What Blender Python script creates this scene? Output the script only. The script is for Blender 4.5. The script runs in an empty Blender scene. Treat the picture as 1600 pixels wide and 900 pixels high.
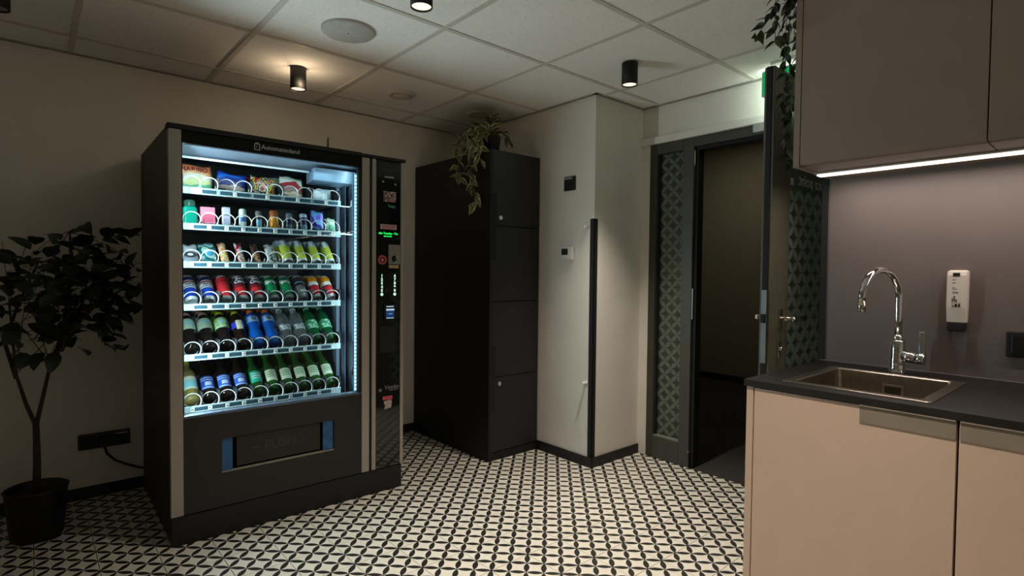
import bpy, bmesh, math, random
from mathutils import Matrix, Vector
S = bpy.context.scene
COL = S.collection
rad = math.radians
random.seed(7)

# ------------------------------------------------------------------ camera
cam_d = bpy.data.cameras.new('camera'); cam = bpy.data.objects.new('camera', cam_d); COL.objects.link(cam)
cam_d.sensor_width = 36.0; cam_d.lens = 19.406; cam_d.clip_start = 0.02
cy, cp, cr = 8.54746375e-01, -2.85429472e-02, 9.95775662e-03
Fv = Vector((math.cos(cy)*math.cos(cp), math.sin(cy)*math.cos(cp), math.sin(cp)))
R0 = Vector((math.sin(cy), -math.cos(cy), 0)); U0 = R0.cross(Fv)
Rv = math.cos(cr)*R0 + math.sin(cr)*U0; Uv = -math.sin(cr)*R0 + math.cos(cr)*U0
M = Matrix((Rv, Uv, -Fv)).transposed().to_4x4(); M.translation = (-1.4097, -2.0987, 1.2105)
cam.matrix_world = M
S.camera = cam
# ------------------------------------------------------------------ world, exposure
W = bpy.data.worlds.new('world'); S.world = W; W.use_nodes = True
W.node_tree.nodes['Background'].inputs[0].default_value = (0.9, 0.85, 0.8, 1)
W.node_tree.nodes['Background'].inputs[1].default_value = 0.0
S.view_settings.view_transform = 'Standard'; S.view_settings.look = 'None'
S.view_settings.exposure = 0.0; S.view_settings.gamma = 1.0; S.view_settings.use_curve_mapping = False
WARM = (1.0, 0.90, 0.77); COOL = (0.80, 0.94, 1.0)
SPOT_W = {'vend': 5.0, 'door': 150.0, 'mid': 84.0, 'kitchen': 178.0, 'back': 25.0}   # watts of the ceiling downlights; the back one is an added, unseen lamp
LED_W = 2.4          # vending machine light strips, each
STRIP_W = 4.8        # under-cabinet strip

# ------------------------------------------------------------------ materials
def lin(c):
    c = c/255.0
    return c/12.92 if c <= 0.04045 else ((c+0.055)/1.055)**2.4
def rgb(r, g, b): return (lin(r), lin(g), lin(b), 1.0)
class NT:
    def __init__(s, name):
        s.m = bpy.data.materials.new(name); s.m.use_nodes = True
        s.t = s.m.node_tree; s.p = s.t.nodes['Principled BSDF']; s.out = s.t.nodes['Material Output']
    def n(s, typ, **kw):
        nd = s.t.nodes.new(typ)
        for k, v in kw.items(): setattr(nd, k, v)
        return nd
    def l(s, a, b): s.t.links.new(a, b)
    def math(s, op, a, b=None, c=None):
        nd = s.n('ShaderNodeMath', operation=op)
        for i, x in enumerate((a, b, c)):
            if x is None: continue
            if isinstance(x, (int, float)): nd.inputs[i].default_value = x
            else: s.l(x, nd.inputs[i])
        return nd.outputs[0]
    def ramp(s, fac, stops, const=False):
        nd = s.n('ShaderNodeValToRGB'); cr_ = nd.color_ramp
        cr_.interpolation = 'CONSTANT' if const else 'LINEAR'
        while len(cr_.elements) < len(stops): cr_.elements.new(0.5)
        for e, (p, c) in zip(cr_.elements, stops): e.position = p; e.color = c
        s.l(fac, nd.inputs[0]); return nd.outputs[0]
    def mix(s, fac, a, b):
        nd = s.n('ShaderNodeMix', data_type='RGBA')
        for i, x in ((0, fac), (6, a), (7, b)):
            if isinstance(x, (int, float, tuple)): nd.inputs[i].default_value = x
            else: s.l(x, nd.inputs[i])
        return nd.outputs[2]
    def obj(s): return s.n('ShaderNodeTexCoord').outputs['Object']
    def noise(s, scale, detail=3, vec=None):
        nd = s.n('ShaderNodeTexNoise'); nd.inputs['Scale'].default_value = scale; nd.inputs['Detail'].default_value = detail
        s.l(vec or s.obj(), nd.inputs['Vector']); return nd.outputs['Fac']
    def bump(s, h, strength=0.1, dist=0.01):
        nd = s.n('ShaderNodeBump'); nd.inputs['Strength'].default_value = strength; nd.inputs['Distance'].default_value = dist
        s.l(h, nd.inputs['Height']); s.l(nd.outputs[0], s.p.inputs['Normal'])
_m = {}
def mat(name, c, rough=0.5, metal=0.0, var=0.08, scale=12, bump=0.0, spec=0.5, emit=None, estr=0.0, coat=0.0):
    if name in _m: return _m[name]
    t = NT(name); col = rgb(*c)
    f = t.noise(scale)
    lo = tuple(x*(1-var) for x in col[:3])+(1,); hi = tuple(min(1, x*(1+var)) for x in col[:3])+(1,)
    t.l(t.ramp(f, [(0.3, lo), (0.7, hi)]), t.p.inputs['Base Color'])
    t.p.inputs['Roughness'].default_value = rough; t.p.inputs['Metallic'].default_value = metal
    t.p.inputs['Specular IOR Level'].default_value = spec
    if coat: t.p.inputs['Coat Weight'].default_value = coat; t.p.inputs['Coat Roughness'].default_value = 0.05
    if bump: t.bump(t.noise(scale*14, 4), bump, 0.004)
    if emit:
        t.p.inputs['Emission Color'].default_value = rgb(*emit); t.p.inputs['Emission Strength'].default_value = estr
    _m[name] = t.m; return t.m
def printed(name, cols, scale=28, rough=0.35, vert=None):
    """foil or card print: patches of several inks, optional vertical order"""
    if name in _m: return _m[name]
    t = NT(name); co = t.obj()
    v = t.n('ShaderNodeTexVoronoi'); v.inputs['Scale'].default_value = scale; t.l(co, v.inputs['Vector'])
    f = t.math('ADD', t.math('MULTIPLY', t.noise(scale*0.6, 4, co), 0.7), t.math('MULTIPLY', v.outputs['Distance'], 0.45))
    if vert:
        sp = t.n('ShaderNodeSeparateXYZ'); t.l(co, sp.inputs[0])
        f = t.math('ADD', t.math('MULTIPLY', f, 0.35), t.math('MULTIPLY', sp.outputs[2], vert))
    n = len(cols); lo, hi = (0.25, 0.75) if not vert else (0.12, 0.95)
    st = [(lo+(hi-lo)*i/n, rgb(*c)) for i, c in enumerate(cols)]
    t.l(t.ramp(f, st, True), t.p.inputs['Base Color'])
    t.p.inputs['Roughness'].default_value = rough; t.bump(t.noise(60, 3, co), 0.25, 0.004)
    _m[name] = t.m; return t.m
def glassy(name, tint, clear, rough=0.02, gloss=1.45, body=None, petals=None, bg=1.0, thru=0.5):
    """thin sheet or hollow vessel: clear share, surface reflection, coloured body, optional frosted petals"""
    if name in _m: return _m[name]
    t = NT(name)
    tr = t.n('ShaderNodeBsdfTransparent'); tr.inputs[0].default_value = rgb(*tint)
    gl = t.n('ShaderNodeBsdfGlossy'); gl.inputs['Roughness'].default_value = rough
    fr = t.n('ShaderNodeFresnel'); ge = t.n('ShaderNodeNewGeometry')
    t.l(t.math('ADD', gloss, t.math('MULTIPLY', ge.outputs['Backfacing'], 1/gloss-gloss)), fr.inputs['IOR'])
    base = tr.outputs[0]
    if body:
        di = t.n('ShaderNodeBsdfDiffuse'); di.inputs[0].default_value = rgb(*body)
        tl = t.n('ShaderNodeBsdfTranslucent'); tl.inputs[0].default_value = rgb(*body)
        ad = t.n('ShaderNodeMixShader'); ad.inputs[0].default_value = thru; t.l(di.outputs[0], ad.inputs[1]); t.l(tl.outputs[0], ad.inputs[2])
        mx = t.n('ShaderNodeMixShader'); t.l(ad.outputs[0], mx.inputs[1]); t.l(tr.outputs[0], mx.inputs[2])
        if petals:
            m = petals(t); t.l(t.math('SUBTRACT', bg, t.math('MULTIPLY', m, bg-clear)), mx.inputs[0])
        else: mx.inputs[0].default_value = clear
        base = mx.outputs[0]
    m2 = t.n('ShaderNodeMixShader'); t.l(fr.outputs[0], m2.inputs[0]); t.l(base, m2.inputs[1]); t.l(gl.outputs[0], m2.inputs[2])
    t.l(m2.outputs[0], t.out.inputs[0]); _m[name] = t.m; return t.m
def petal_mask(t, u, v, pitch, wid):
    """lens-shaped petals on the edges of a lattice turned by 45 degrees; pitch = node spacing along u and v"""
    a = t.math('DIVIDE', t.math('ADD', u, v), pitch); b = t.math('DIVIDE', t.math('SUBTRACT', u, v), pitch)
    def near(x): return t.math('ABSOLUTE', t.math('SUBTRACT', x, t.math('ROUND', x)))
    def lens(p, q):
        f = t.math('FRACT', p); h = t.math('MULTIPLY', t.math('MULTIPLY', f, t.math('SUBTRACT', 1.0, f)), 4*wid)
        return t.math('LESS_THAN', near(q), h)
    return t.math('MAXIMUM', lens(a, b), lens(b, a))
def floor_tile_mat():
    t = NT('patterned_tile'); co = t.obj(); sp = t.n('ShaderNodeSeparateXYZ'); t.l(co, sp.inputs[0])
    m = petal_mask(t, sp.outputs[0], sp.outputs[1], 0.1, 0.165)
    n = t.noise(9, 4, co)
    white = t.ramp(n, [(0.3, rgb(214, 206, 192)), (0.7, rgb(226, 219, 206))])
    black = t.ramp(n, [(0.3, rgb(30, 29, 26)), (0.7, rgb(40, 38, 34))])
    t.l(t.mix(m, white, black), t.p.inputs['Base Color'])
    t.p.inputs['Roughness'].default_value = 0.42; t.bump(t.noise(150, 3, co), 0.05, 0.002)
    return t.m
def frost_petals(axis, pitch, zoff, zmax=None):
    def f(t):
        sp = t.n('ShaderNodeSeparateXYZ'); t.l(t.obj(), sp.inputs[0])
        m = petal_mask(t, sp.outputs[axis], t.math('ADD', sp.outputs[2], zoff), pitch, 0.20)
        if zmax: m = t.math('MULTIPLY', m, t.math('LESS_THAN', sp.outputs[2], zmax))
        return m
    return f
def ceiling_mat():
    t = NT('mineral_tile'); co = t.obj()
    f = t.noise(90, 6, co); g = t.noise(5, 3, co)
    t.l(t.mix(t.math('MULTIPLY', t.ramp(f, [(0.35, (1, 1, 1, 1)), (0.5, (0, 0, 0, 1))]), 0.35), t.ramp(g, [(0.3, rgb(240, 236, 229)), (0.7, rgb(245, 241, 235))]), rgb(218, 211, 201)), t.p.inputs['Base Color'])
    t.p.inputs['Roughness'].default_value = 0.95; t.bump(f, 0.3, 0.003); return t.m

WALL = mat('wall_paint', (226, 220, 210), 0.85, var=0.03, scale=6, bump=0.08)
CEIL = ceiling_mat()
RAIL = mat('grid_paint', (206, 199, 188), 0.6, var=0.03)
GROUT = mat('grout', (52, 48, 44), 0.9)
TILE = floor_tile_mat()
SKIRT = mat('black_skirting', (22, 21, 19), 0.5)
BLACK = mat('black_paint', (16, 16, 15), 0.45, var=0.12)
MATTE = mat('black_matte', (10, 10, 10), 0.7)
FRAME = mat('door_frame_grey', (62, 61, 53), 0.45, var=0.06)
CARPET = mat('grey_carpet', (52, 47, 41), 0.95, var=0.4, scale=60, bump=0.5)
CHROME = mat('chrome', (225, 225, 225), 0.06, 1.0, var=0.02)
STEEL = mat('brushed_steel', (190, 182, 170), 0.28, 1.0, var=0.08, scale=40)
SATIN = mat('satin_nickel', (205, 200, 188), 0.22, 1.0, var=0.04)
BEIGE = mat('beige_laminate', (196, 168, 147), 0.5, var=0.03, bump=0.03)
TAUPE = mat('taupe_laminate', (150, 133, 118), 0.45, var=0.03, bump=0.03)
PULL = mat('bronze_pull', (138, 124, 108), 0.45, 0.1)
TOP = mat('black_worktop', (34, 31, 29), 0.5, spec=0.3, var=0.2, scale=9, bump=0.05)
SPLASH = mat('anthracite_panel', (112, 102, 97), 0.45, var=0.05, scale=5)
WHITE = mat('white_plastic', (226, 224, 218), 0.4, var=0.02)
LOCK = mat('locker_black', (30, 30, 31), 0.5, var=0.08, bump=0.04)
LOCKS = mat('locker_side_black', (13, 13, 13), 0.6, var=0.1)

# ------------------------------------------------------------------ mesh helpers
class MB:
    def __init__(s): s.v = []; s.f = []; s.mi = []; s.sm = []
    def add(s, vs, fs, mi=0, smooth=False, M=None):
        o = len(s.v)
        s.v += [tuple(M @ Vector(v)) if M else tuple(v) for v in vs]
        for f in fs: s.f.append(tuple(i+o for i in f)); s.mi.append(mi); s.sm.append(smooth)
        return s
    def box(s, x0, x1, y0, y1, z0, z1, mi=0, bev=0.0, M=None):
        if x0 > x1: x0, x1 = x1, x0
        if y0 > y1: y0, y1 = y1, y0
        if z0 > z1: z0, z1 = z1, z0
        if not bev:
            vs = [(x, y, z) for z in (z0, z1) for y in (y0, y1) for x in (x0, x1)]
            return s.add(vs, [(0, 2, 3, 1), (4, 5, 7, 6), (0, 1, 5, 4), (2, 6, 7, 3), (0, 4, 6, 2), (1, 3, 7, 5)], mi, False, M)
        bm = bmesh.new(); bmesh.ops.create_cube(bm, size=1)
        for v in bm.verts: v.co = Vector(((x0+x1)/2+v.co.x*(x1-x0), (y0+y1)/2+v.co.y*(y1-y0), (z0+z1)/2+v.co.z*(z1-z0)))
        bev = min(bev, 0.45*min(x1-x0, y1-y0, z1-z0))
        bmesh.ops.bevel(bm, geom=bm.edges[:], offset=bev, segments=2, affect='EDGES', profile=0.5)
        bm.verts.index_update()
        s.add([v.co[:] for v in bm.verts], [[v.index for v in f.verts] for f in bm.faces], mi, False, M); bm.free(); return s
    def lathe(s, prof, seg=24, M=None, mi=0, smooth=True, a0=0.0, a1=2*math.pi):
        """prof: (r, z) or (r, z, material) up the axis"""
        full = abs(a1-a0-2*math.pi) < 1e-6; n = seg if full else seg+1
        vs = []
        for p in prof:
            for k in range(n):
                a = a0+(a1-a0)*k/seg
                vs.append((p[0]*math.sin(a), -p[0]*math.cos(a), p[1]))
        for i in range(len(prof)-1):
            fs = []
            for k in range(seg):
                k2 = (k+1) % n
                fs.append((i*n+k, i*n+k2, (i+1)*n+k2, (i+1)*n+k))
            m_ = prof[i][2] if len(prof[i]) > 2 else mi
            s._part(vs, fs, m_, smooth, M, i, n)
        return s
    def _part(s, vs, fs, mi, smooth, M, i, n):
        used = vs[i*n:(i+2)*n]
        s.add(used, [tuple(j-i*n for j in f) for f in fs], mi, smooth, M)
    def cyl(s, p0, p1, r, seg=16, mi=0, r1=None, smooth=True):
        p0 = Vector(p0); p1 = Vector(p1); r1 = r if r1 is None else r1
        d = (p1-p0); L = d.length; Mx = d.to_track_quat('Z', 'Y').to_matrix().to_4x4(); Mx.translation = p0
        s.lathe([(r, 0), (r1, L)], seg, Mx, mi, smooth)
        for z, rr, rev in ((0, r, True), (L, r1, False)):
            vs = [(rr*math.sin(2*math.pi*k/seg), -rr*math.cos(2*math.pi*k/seg), z) for k in range(seg)]
            f = list(range(seg)); f = f[::-1] if rev else f
            s.add(vs, [tuple(f)], mi, False, Mx)
        return s
    def tube(s, pts, r, seg=8, mi=0, taper=None):
        pts = [Vector(p) for p in pts]; n = len(pts); vs = []; fs = []
        up = Vector((0, 0, 1))
        prev = None
        for i, p in enumerate(pts):
            d = (pts[min(i+1, n-1)]-pts[max(i-1, 0)]).normalized()
            if prev is None:
                a = d.cross(up)
                if a.length < 1e-3: a = d.cross(Vector((1, 0, 0)))
                a.normalize()
            else:
                a = prev-d*prev.dot(d); a.normalize()
            prev = a; b = d.cross(a)
            rr = r if taper is None else r*(1-(1-taper)*i/(n-1))
            for k in range(seg):
                t = 2*math.pi*k/seg; vs.append(p+a*rr*math.cos(t)+b*rr*math.sin(t))
        for i in range(n-1):
            for k in range(seg):
                k2 = (k+1) % seg; fs.append((i*seg+k, i*seg+k2, (i+1)*seg+k2, (i+1)*seg+k))
        fs.append(tuple(range(seg))[::-1]); fs.append(tuple((n-1)*seg+k for k in range(seg)))
        return s.add(vs, fs, mi, True)
    def mesh(s, name, mats):
        me = bpy.data.meshes.new(name); me.from_pydata(s.v, [], s.f)
        for m in (mats if isinstance(mats, (list, tuple)) else [mats]): me.materials.append(m)
        me.polygons.foreach_set('material_index', s.mi); me.polygons.foreach_set('use_smooth', s.sm)
        bm = bmesh.new(); bm.from_mesh(me); bmesh.ops.remove_doubles(bm, verts=bm.verts[:], dist=1e-6)
        bmesh.ops.recalc_face_normals(bm, faces=bm.faces[:]); bm.to_mesh(me); bm.free()
        me.update(); return me
    def build(s, name, mats, parent=None, loc=(0, 0, 0), rot=(0, 0, 0), kind=None, label=None):
        return link(name, s.mesh(name, mats), parent, loc, rot, kind, label)
def link(name, me, parent=None, loc=(0, 0, 0), rot=(0, 0, 0), kind=None, label=None):
    o = bpy.data.objects.new(name, me); COL.objects.link(o); o.location = loc; o.rotation_euler = rot
    if parent: o.parent = parent
    if kind: o['kind'] = kind
    if label: o['label'] = label
    return o
def thing(name, label, cat, loc=(0, 0, 0), rot=(0, 0, 0), group=None):
    o = bpy.data.objects.new(name, None); COL.objects.link(o); o.location = loc; o.rotation_euler = rot
    o.empty_display_size = 0.05
    tag(o, label, cat, group); return o
def tag(o, label, cat, group=None):
    o['label'] = label; o['category'] = cat
    if group: o['group'] = group
    return o
def struct(name, loc=(0, 0, 0)):
    o = bpy.data.objects.new(name, None); COL.objects.link(o); o.location = loc; o['kind'] = 'structure'; return o
def light(name, typ, energy, color, parent=None, loc=(0, 0, 0), rot=(0, 0, 0), **kw):
    d = bpy.data.lights.new(name, typ); d.energy = energy; d.color = color
    for k, v in kw.items(): setattr(d, k, v)
    o = bpy.data.objects.new(name, d); COL.objects.link(o); o.location = loc; o.rotation_euler = rot
    if parent: o.parent = parent
    return o
_txt = {}
def text(body, size, bold=0.0):
    k = (body, size, bold)
    if k in _txt: return _txt[k]
    cu = bpy.data.curves.new('lettering', 'FONT'); cu.body = body; cu.size = size; cu.align_x = 'CENTER'; cu.align_y = 'CENTER'
    cu.offset = bold; cu.resolution_u = 3
    o = bpy.data.objects.new('lettering', cu); COL.objects.link(o)
    bpy.context.view_layer.update()
    me = bpy.data.meshes.new_from_object(o.evaluated_get(bpy.context.evaluated_depsgraph_get()))
    r = ([tuple(v.co) for v in me.vertices], [tuple(p.vertices) for p in me.polygons])
    bpy.data.objects.remove(o); bpy.data.meshes.remove(me); bpy.data.curves.remove(cu)
    _txt[k] = r; return r
def put_text(mb, body, size, fn, mi=0, bold=0.0):
    vs, fs = text(body, size, bold); mb.add([fn(x, y) for x, y, z in vs], fs, mi); return mb
def wrap(r, z0): return lambda x, y: (r*math.sin(x/r), -r*math.cos(x/r), z0+y)
def plane_y(s0, d, z0): return lambda x, y: (s0+x, d, z0+y)

# ================================================================== ROOM SHELL
H = 2.30
TX0, TY0 = -0.0165, 0.0125          # floor tile lattice
XF, XD, YL, YP, XK, YK = 1.20, 1.68, 1.53, 0.136, 0.925, -1.285
FX0, FY0 = -3.40, -3.30             # unseen back of the room
fl = struct('floor')
MB().box(FX0, XD-0.02, FY0, YL+0.1, -0.12, -0.006).build('floor_slab', GROUT, fl)
tb = MB(); g = 0.0013
tb.box(g, 0.2-g, g, 0.2-g, -0.008, 0.0, bev=0.0008); tile_me = tb.mesh('floor_tile', TILE)
rest = MB()
nt = 0
for i in range(-17, 9):
    for j in range(-17, 8):
        x, y = TX0+0.2*i, TY0+0.2*j
        xc, yc = x+0.1, y+0.1
        if x+0.2 > XD-0.02 or yc > YL: continue
        if xc > XF+0.1 and yc > YP+0.1: continue
        if xc > XK and yc < YK-0.05: continue
        hidden = (-0.95 < x and x+0.2 < 0.13 and y > 0.66) or (x > 0.8 and y > 0.64) or (x > 0.32 and y+0.2 < YK)
        seen = -1.5 < x and y > -1.25 and xc-yc > -3.1 and not hidden
        if seen and nt < 300:
            link('floor_tile', tile_me, fl, (x, y, 0)); nt += 1
        elif x > FX0:
            rest.box(0.2*i+g, 0.2*i+0.2-g, 0.2*j+g, 0.2*j+0.2-g, -0.008, 0.0)
# cut row at the door threshold
xr = TX0+0.2*8
for j in range(-7, 1):
    y = TY0+0.2*j
    tb = MB(); tb.box(g, XD-0.012-xr, g, 0.2-g, -0.008, 0.0); tb.build('floor_tile', TILE, fl, (xr, y, 0))
rest.build('floor_tile_field', TILE, fl, (TX0, TY0, 0), kind='stuff')
# --- ceiling: slab, lay-in tiles, T rails
ce = struct('ceiling')
MB().box(FX0-0.1, 1.9, FY0-0.1, YL+0.12, H+0.10, H+0.16).build('ceiling_slab', MATTE, ce)
P = 0.625
tb = MB(); tb.box(0.010, P-0.010, 0.010, P-0.010, H+0.003, H+0.018); ct_me = tb.mesh('ceiling_tile', CEIL)
for i in range(-6, 3):
    for j in range(-6, 3):
        link('ceiling_tile', ct_me, ce, (P*i, P*j, 0))
for i in range(-5, 3):
    tb = MB(); tb.box(-0.012, 0.012, FY0, YL, H-0.002, H+0.003); tb.box(-0.001, 0.001, FY0, YL, H, H+0.03)
    tb.build('grid_rail', RAIL, ce, (P*i, 0, 0))
for j in range(-5, 3):
    tb = MB(); tb.box(FX0, 1.7, -0.012, 0.012, H-0.001, H+0.003); tb.build('cross_rail', RAIL, ce, (0, P*j, 0))
# --- walls
def wall(name, *bx):
    m = MB(); m.box(*bx); return m.build(name, WALL, kind='structure')
wall('wall_left', FX0-0.1, XF+0.6, YL, YL+0.12, 0, H+0.1)
wall('wall_far', XF, XD+0.14, YP, YL, 0, H)
wall('wall_kitchen', XK, XD+0.14, FY0, YK, 0, H)
wall('wall_back', FX0-0.1, FX0, FY0, YL, 0, H+0.1)
wall('wall_right', FX0-0.1, XK, FY0-0.1, FY0, 0, H+0.1)
wall('wall_door', XD, XD+0.14, YK, YP, 2.055, H)
m = MB(); m.box(XD-0.03, XD+0.1, YK, YP, 2.052, 2.098, bev=0.004); m.build('trim_1', WALL, kind='structure')
m = MB(); m.box(XD-0.008, XD+0.14, 0.066, YP, 0, 2.055); m.build('trim_2', WALL, kind='structure')
# edge profile of the ceiling
RIM = mat('rim_angle', (150, 144, 134), 0.6)
m = MB(); m.box(FX0, XF, YL-0.02, YL, H-0.003, H+0.001); m.build('trim_3', RIM, kind='structure')
m = MB(); m.box(XF-0.02, XF, YP-0.02, YL, H-0.004, H+0.001); m.box(XF-0.02, XD, YP-0.02, YP, H-0.004, H+0.001); m.build('trim_4', RIM, kind='structure')
m = MB(); m.box(XD-0.02, XD, YK, YP, H-0.004, H+0.001); m.build('trim_5', RIM, kind='structure')
# skirtings
def skirt(name, *bx):
    m = MB(); m.box(*bx, bev=0.002); m.build(name, SKIRT, kind='structure')
skirt('baseboard_left', FX0, XF, YL-0.012, YL, 0, 0.062)
skirt('baseboard_far', XF-0.012, XF, YP-0.012, 1.50, 0, 0.062)
skirt('baseboard_pillar', XF-0.010, XD-0.01, YP-0.012, YP, 0, 0.062)
# black corner guard on the pillar edge
m = MB(); m.box(XF-0.003, XF+0.03, YP-0.003, YP, 0.062, 1.545); m.box(XF-0.003, XF, YP-0.003, YP+0.03, 0.062, 1.545)
m.build('trim_6', MATTE, kind='structure', label='black corner guard on the white pillar edge')
# --- room beyond the door
m = MB(); m.box(XD-0.02, 4.7, -4.0, 2.0, -0.12, -0.004); m.build('floor_corridor', CARPET, kind='structure')
OLIVE = mat('olive_wall', (150, 146, 126), 0.85, var=0.03)
m = MB(); m.box(4.6, 4.7, -4.0, 2.0, 0, 2.7); m.build('wall_corridor', OLIVE, kind='structure')
m = MB(); m.box(4.57, 4.6, -4.0, 2.0, 0, 0.06); m.build('baseboard_corridor', MATTE, kind='structure')
m = MB(); m.box(XD+0.14, 4.7, -4.0, 2.0, 2.7, 2.8); m.build('ceiling_corridor', CEIL, kind='structure')
m = MB(); m.box(XD+0.14, 4.7, 2.0, 2.1, 0, 2.8); m.build('wall_corridor_left', OLIVE, kind='structure')
m = MB(); m.box(XD+0.14, 4.7, -4.1, -4.0, 0, 2.8); m.build('wall_corridor_right', OLIVE, kind='structure')
m = MB(); m.box(XD+0.14, XD+0.2, YP, 2.0, 0, 2.7); m.box(XD+0.14, XD+0.2, -4.0, YK, 0, 2.7); m.box(XD+0.14, XD+0.2, YK, YP, 2.055, 2.7)
m.build('wall_corridor_near', OLIVE, kind='structure')
light('corridor_light', 'AREA', 3.2, (1, 0.86, 0.66), None, (3.7, 0.7, 2.66), (0, 0, 0), shape='DISK', size=0.4)

# ================================================================== DOOR
DF = struct('door_1', (XD, 0, 0))
x0, x1 = -0.012, 0.075
def fr(n, y0, y1, z0, z1, xa=x0, xb=x1, mt=FRAME, bev=0.002):
    m = MB(); m.box(xa, xb, y0, y1, z0, z1, bev=bev); return m.build(n, mt, DF)
fr('stile', 0.014, 0.066, 0, 2.052)
fr('stile', -0.252, -0.178, 0, 2.052)
fr('stile', -1.24, -1.09, 0, 2.052)
fr('head_rail', -0.178, 0.014, 1.985, 2.052)
fr('head_rail', -1.09, -0.252, 1.995, 2.052)
fr('bottom_rail', -0.178, 0.014, 0, 0.145)
fr('glazing_bead', -0.178, -0.170, 0.145, 1.985, 0.012, 0.03, MATTE, 0)
fr('glazing_bead', 0.006, 0.014, 0.145, 1.985, 0.012, 0.03, MATTE, 0)
fr('sill_bead', -0.178, 0.014, 0.145, 0.150, x0+0.004, 0.03, mat('bead_grey', (120, 118, 106), 0.4), 0)
fr('rebate', -0.270, -0.252, 0, 1.995, 0.012, x1, MATTE, 0)
fr('rebate', -1.09, -0.270, 1.975, 1.995, 0.012, x1, MATTE, 0)
fr('hinge_plate', -0.258, -0.252, 1.88, 1.97, -0.006, 0.006, STEEL, 0)
fr('hinge_plate', -0.258, -0.252, 0.93, 1.12, -0.006, 0.006, STEEL, 0)
fr('floor_seal', -0.258, -0.250, 0.10, 0.106, -0.02, 0.02, STEEL, 0)
PANE = glassy('frosted_petal_glass', (205, 210, 200), 0.10, 0.05, 1.45, (112, 118, 106), frost_petals(1, 0.088, 0.02), 0.74, 0.2)
m = MB(); m.box(0.030, 0.036, -0.176, 0.012, 0.145, 1.985); m.build('glass_pane', PANE, DF)
# door closer arm bracket
fr('door_closer', -0.98, -0.635, 2.000, 2.050, -0.055, x0, mat('closer_silver', (176, 176, 172), 0.35, 0.4), 0.004)
# --- open leaf
DL = struct('door_2', (0.78, -1.128, 0))
LT, LW, LH = 0.040, 0.885, 2.025
LEAFM = mat('door_leaf_olive', (96, 93, 78), 0.45, var=0.05)
def lf(n, x0, x1, z0, z1, y0=0.0, y1=LT, mt=LEAFM, bev=0.002, label=None):
    m = MB(); m.box(x0, x1, y0, y1, z0, z1, bev=bev); return m.build(n, mt, DL, label=label)
lf('stile', 0, 0.165, 0.01, LH); lf('stile', LW-0.165, LW, 0.01, LH)
lf('top_rail', 0.165, LW-0.165, LH-0.12, LH); lf('bottom_rail', 0.165, LW-0.165, 0.01, 0.145)
lf('edge_seal', -0.004, 0, 0.01, LH, 0.010, 0.030, MATTE, 0)
PL = glassy('frosted_leaf_glass', (150, 162, 152), 0.05, 0.05, 1.45, (176, 182, 174), frost_petals(0, 0.100, 0.03, 1.575), 0.88, 0.28)
m = MB(); m.box(0.165, LW-0.165, 0.017, 0.023, 0.145, LH-0.12); gp = m.build('glass_pane', PL, DL)
FROST = mat('frost_print', (232, 238, 232), 0.7)
m = MB(); put_text(m, 'Service point', 0.073, lambda x, y: (0.480-x, 0.0165, 1.617+y), 0, 0.0008); m.build('lettering', FROST, DL); m = MB()
# small cup pictogram after the words
for b in ((0.205, 0.235, 1.588, 1.618), (0.197, 0.205, 1.594, 1.612)): m.box(b[0], b[1], 0.0160, 0.0166, b[2], b[3])
m.build('pictogram', FROST, DL)
lf('lock_faceplate', -0.008, -0.004, 0.86, 1.15, 0.010, 0.030, mat('faceplate_grey', (150, 156, 160), 0.35, 0.6), 0)
lf('latch_bolt', -0.018, -0.008, 1.02, 1.055, 0.012, 0.028, MATTE, 0.001)
def handle(sgn, yb):
    r = MB(); r.box(0.075, 0.105, yb, yb+sgn*0.008, 0.995, 1.075, bev=0.003)
    ro = r.build('rosette', SATIN, DL)
    h = MB(); z = 1.035
    h.cyl((0.09, yb, z), (0.09, yb+sgn*0.045, z), 0.009)
    h.tube([(0.084, yb+sgn*0.05, z), (0.10, yb+sgn*0.054, z), (0.13, yb+sgn*0.055, z), (0.20, yb+sgn*0.055, z)], 0.0095, 12)
    h.build('door_handle', SATIN, DL)
    k = MB(); k.box(0.078, 0.102, yb, yb+sgn*0.006, 0.875, 0.945, bev=0.003); k.build('keyhole_plate', SATIN, DL)
    k = MB(); k.cyl((0.09, yb, 0.912), (0.09, yb+sgn*0.016, 0.912), 0.008); k.build('lock_cylinder', SATIN, DL)
handle(-1, 0.0); handle(1, LT)

# ================================================================== LOCKER
LK = thing('locker_cabinet', 'tall black four door locker cabinet in the corner beside the white pillar', 'locker', (0.765, 0.615, 0))
lw, ld, lh = XF-0.765-0.006, 0.90, 1.985
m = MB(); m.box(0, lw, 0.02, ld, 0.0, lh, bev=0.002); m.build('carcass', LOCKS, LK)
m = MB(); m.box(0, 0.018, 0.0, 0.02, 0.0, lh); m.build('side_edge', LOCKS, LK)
m = MB(); m.box(0.018, lw, 0.004, 0.02, 0.0, 0.052); m.build('plinth', MATTE, LK)
zs = [0.055, 0.537, 1.022, 1.505, lh]
for i in range(4):
    m = MB(); m.box(0.019, lw-0.003, 0.0, 0.018, zs[i]+0.0025, zs[i+1]-0.0025, bev=0.0015)
    d = m.build('door', LOCK, LK)
    zk = {0: 0.495, 1: 0.58, 2: 1.46, 3: 1.556}[i]
    if i in (0, 3):
        m = MB(); m.cyl((0.078, 0.0, zk), (0.078, -0.012, zk), 0.0135, 20); m.cyl((0.078, -0.012, zk), (0.078, -0.014, zk), 0.009, 16)
        m.build('cam_lock', CHROME, d)
for z0, z1 in ((0.32, 0.74), (1.29, 1.71)):
    m = MB(); m.box(0.015, 0.052, -0.0008, 0.010, z0, z1, bev=0.0004); m.build('grip_recess', MATTE, LK)

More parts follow.
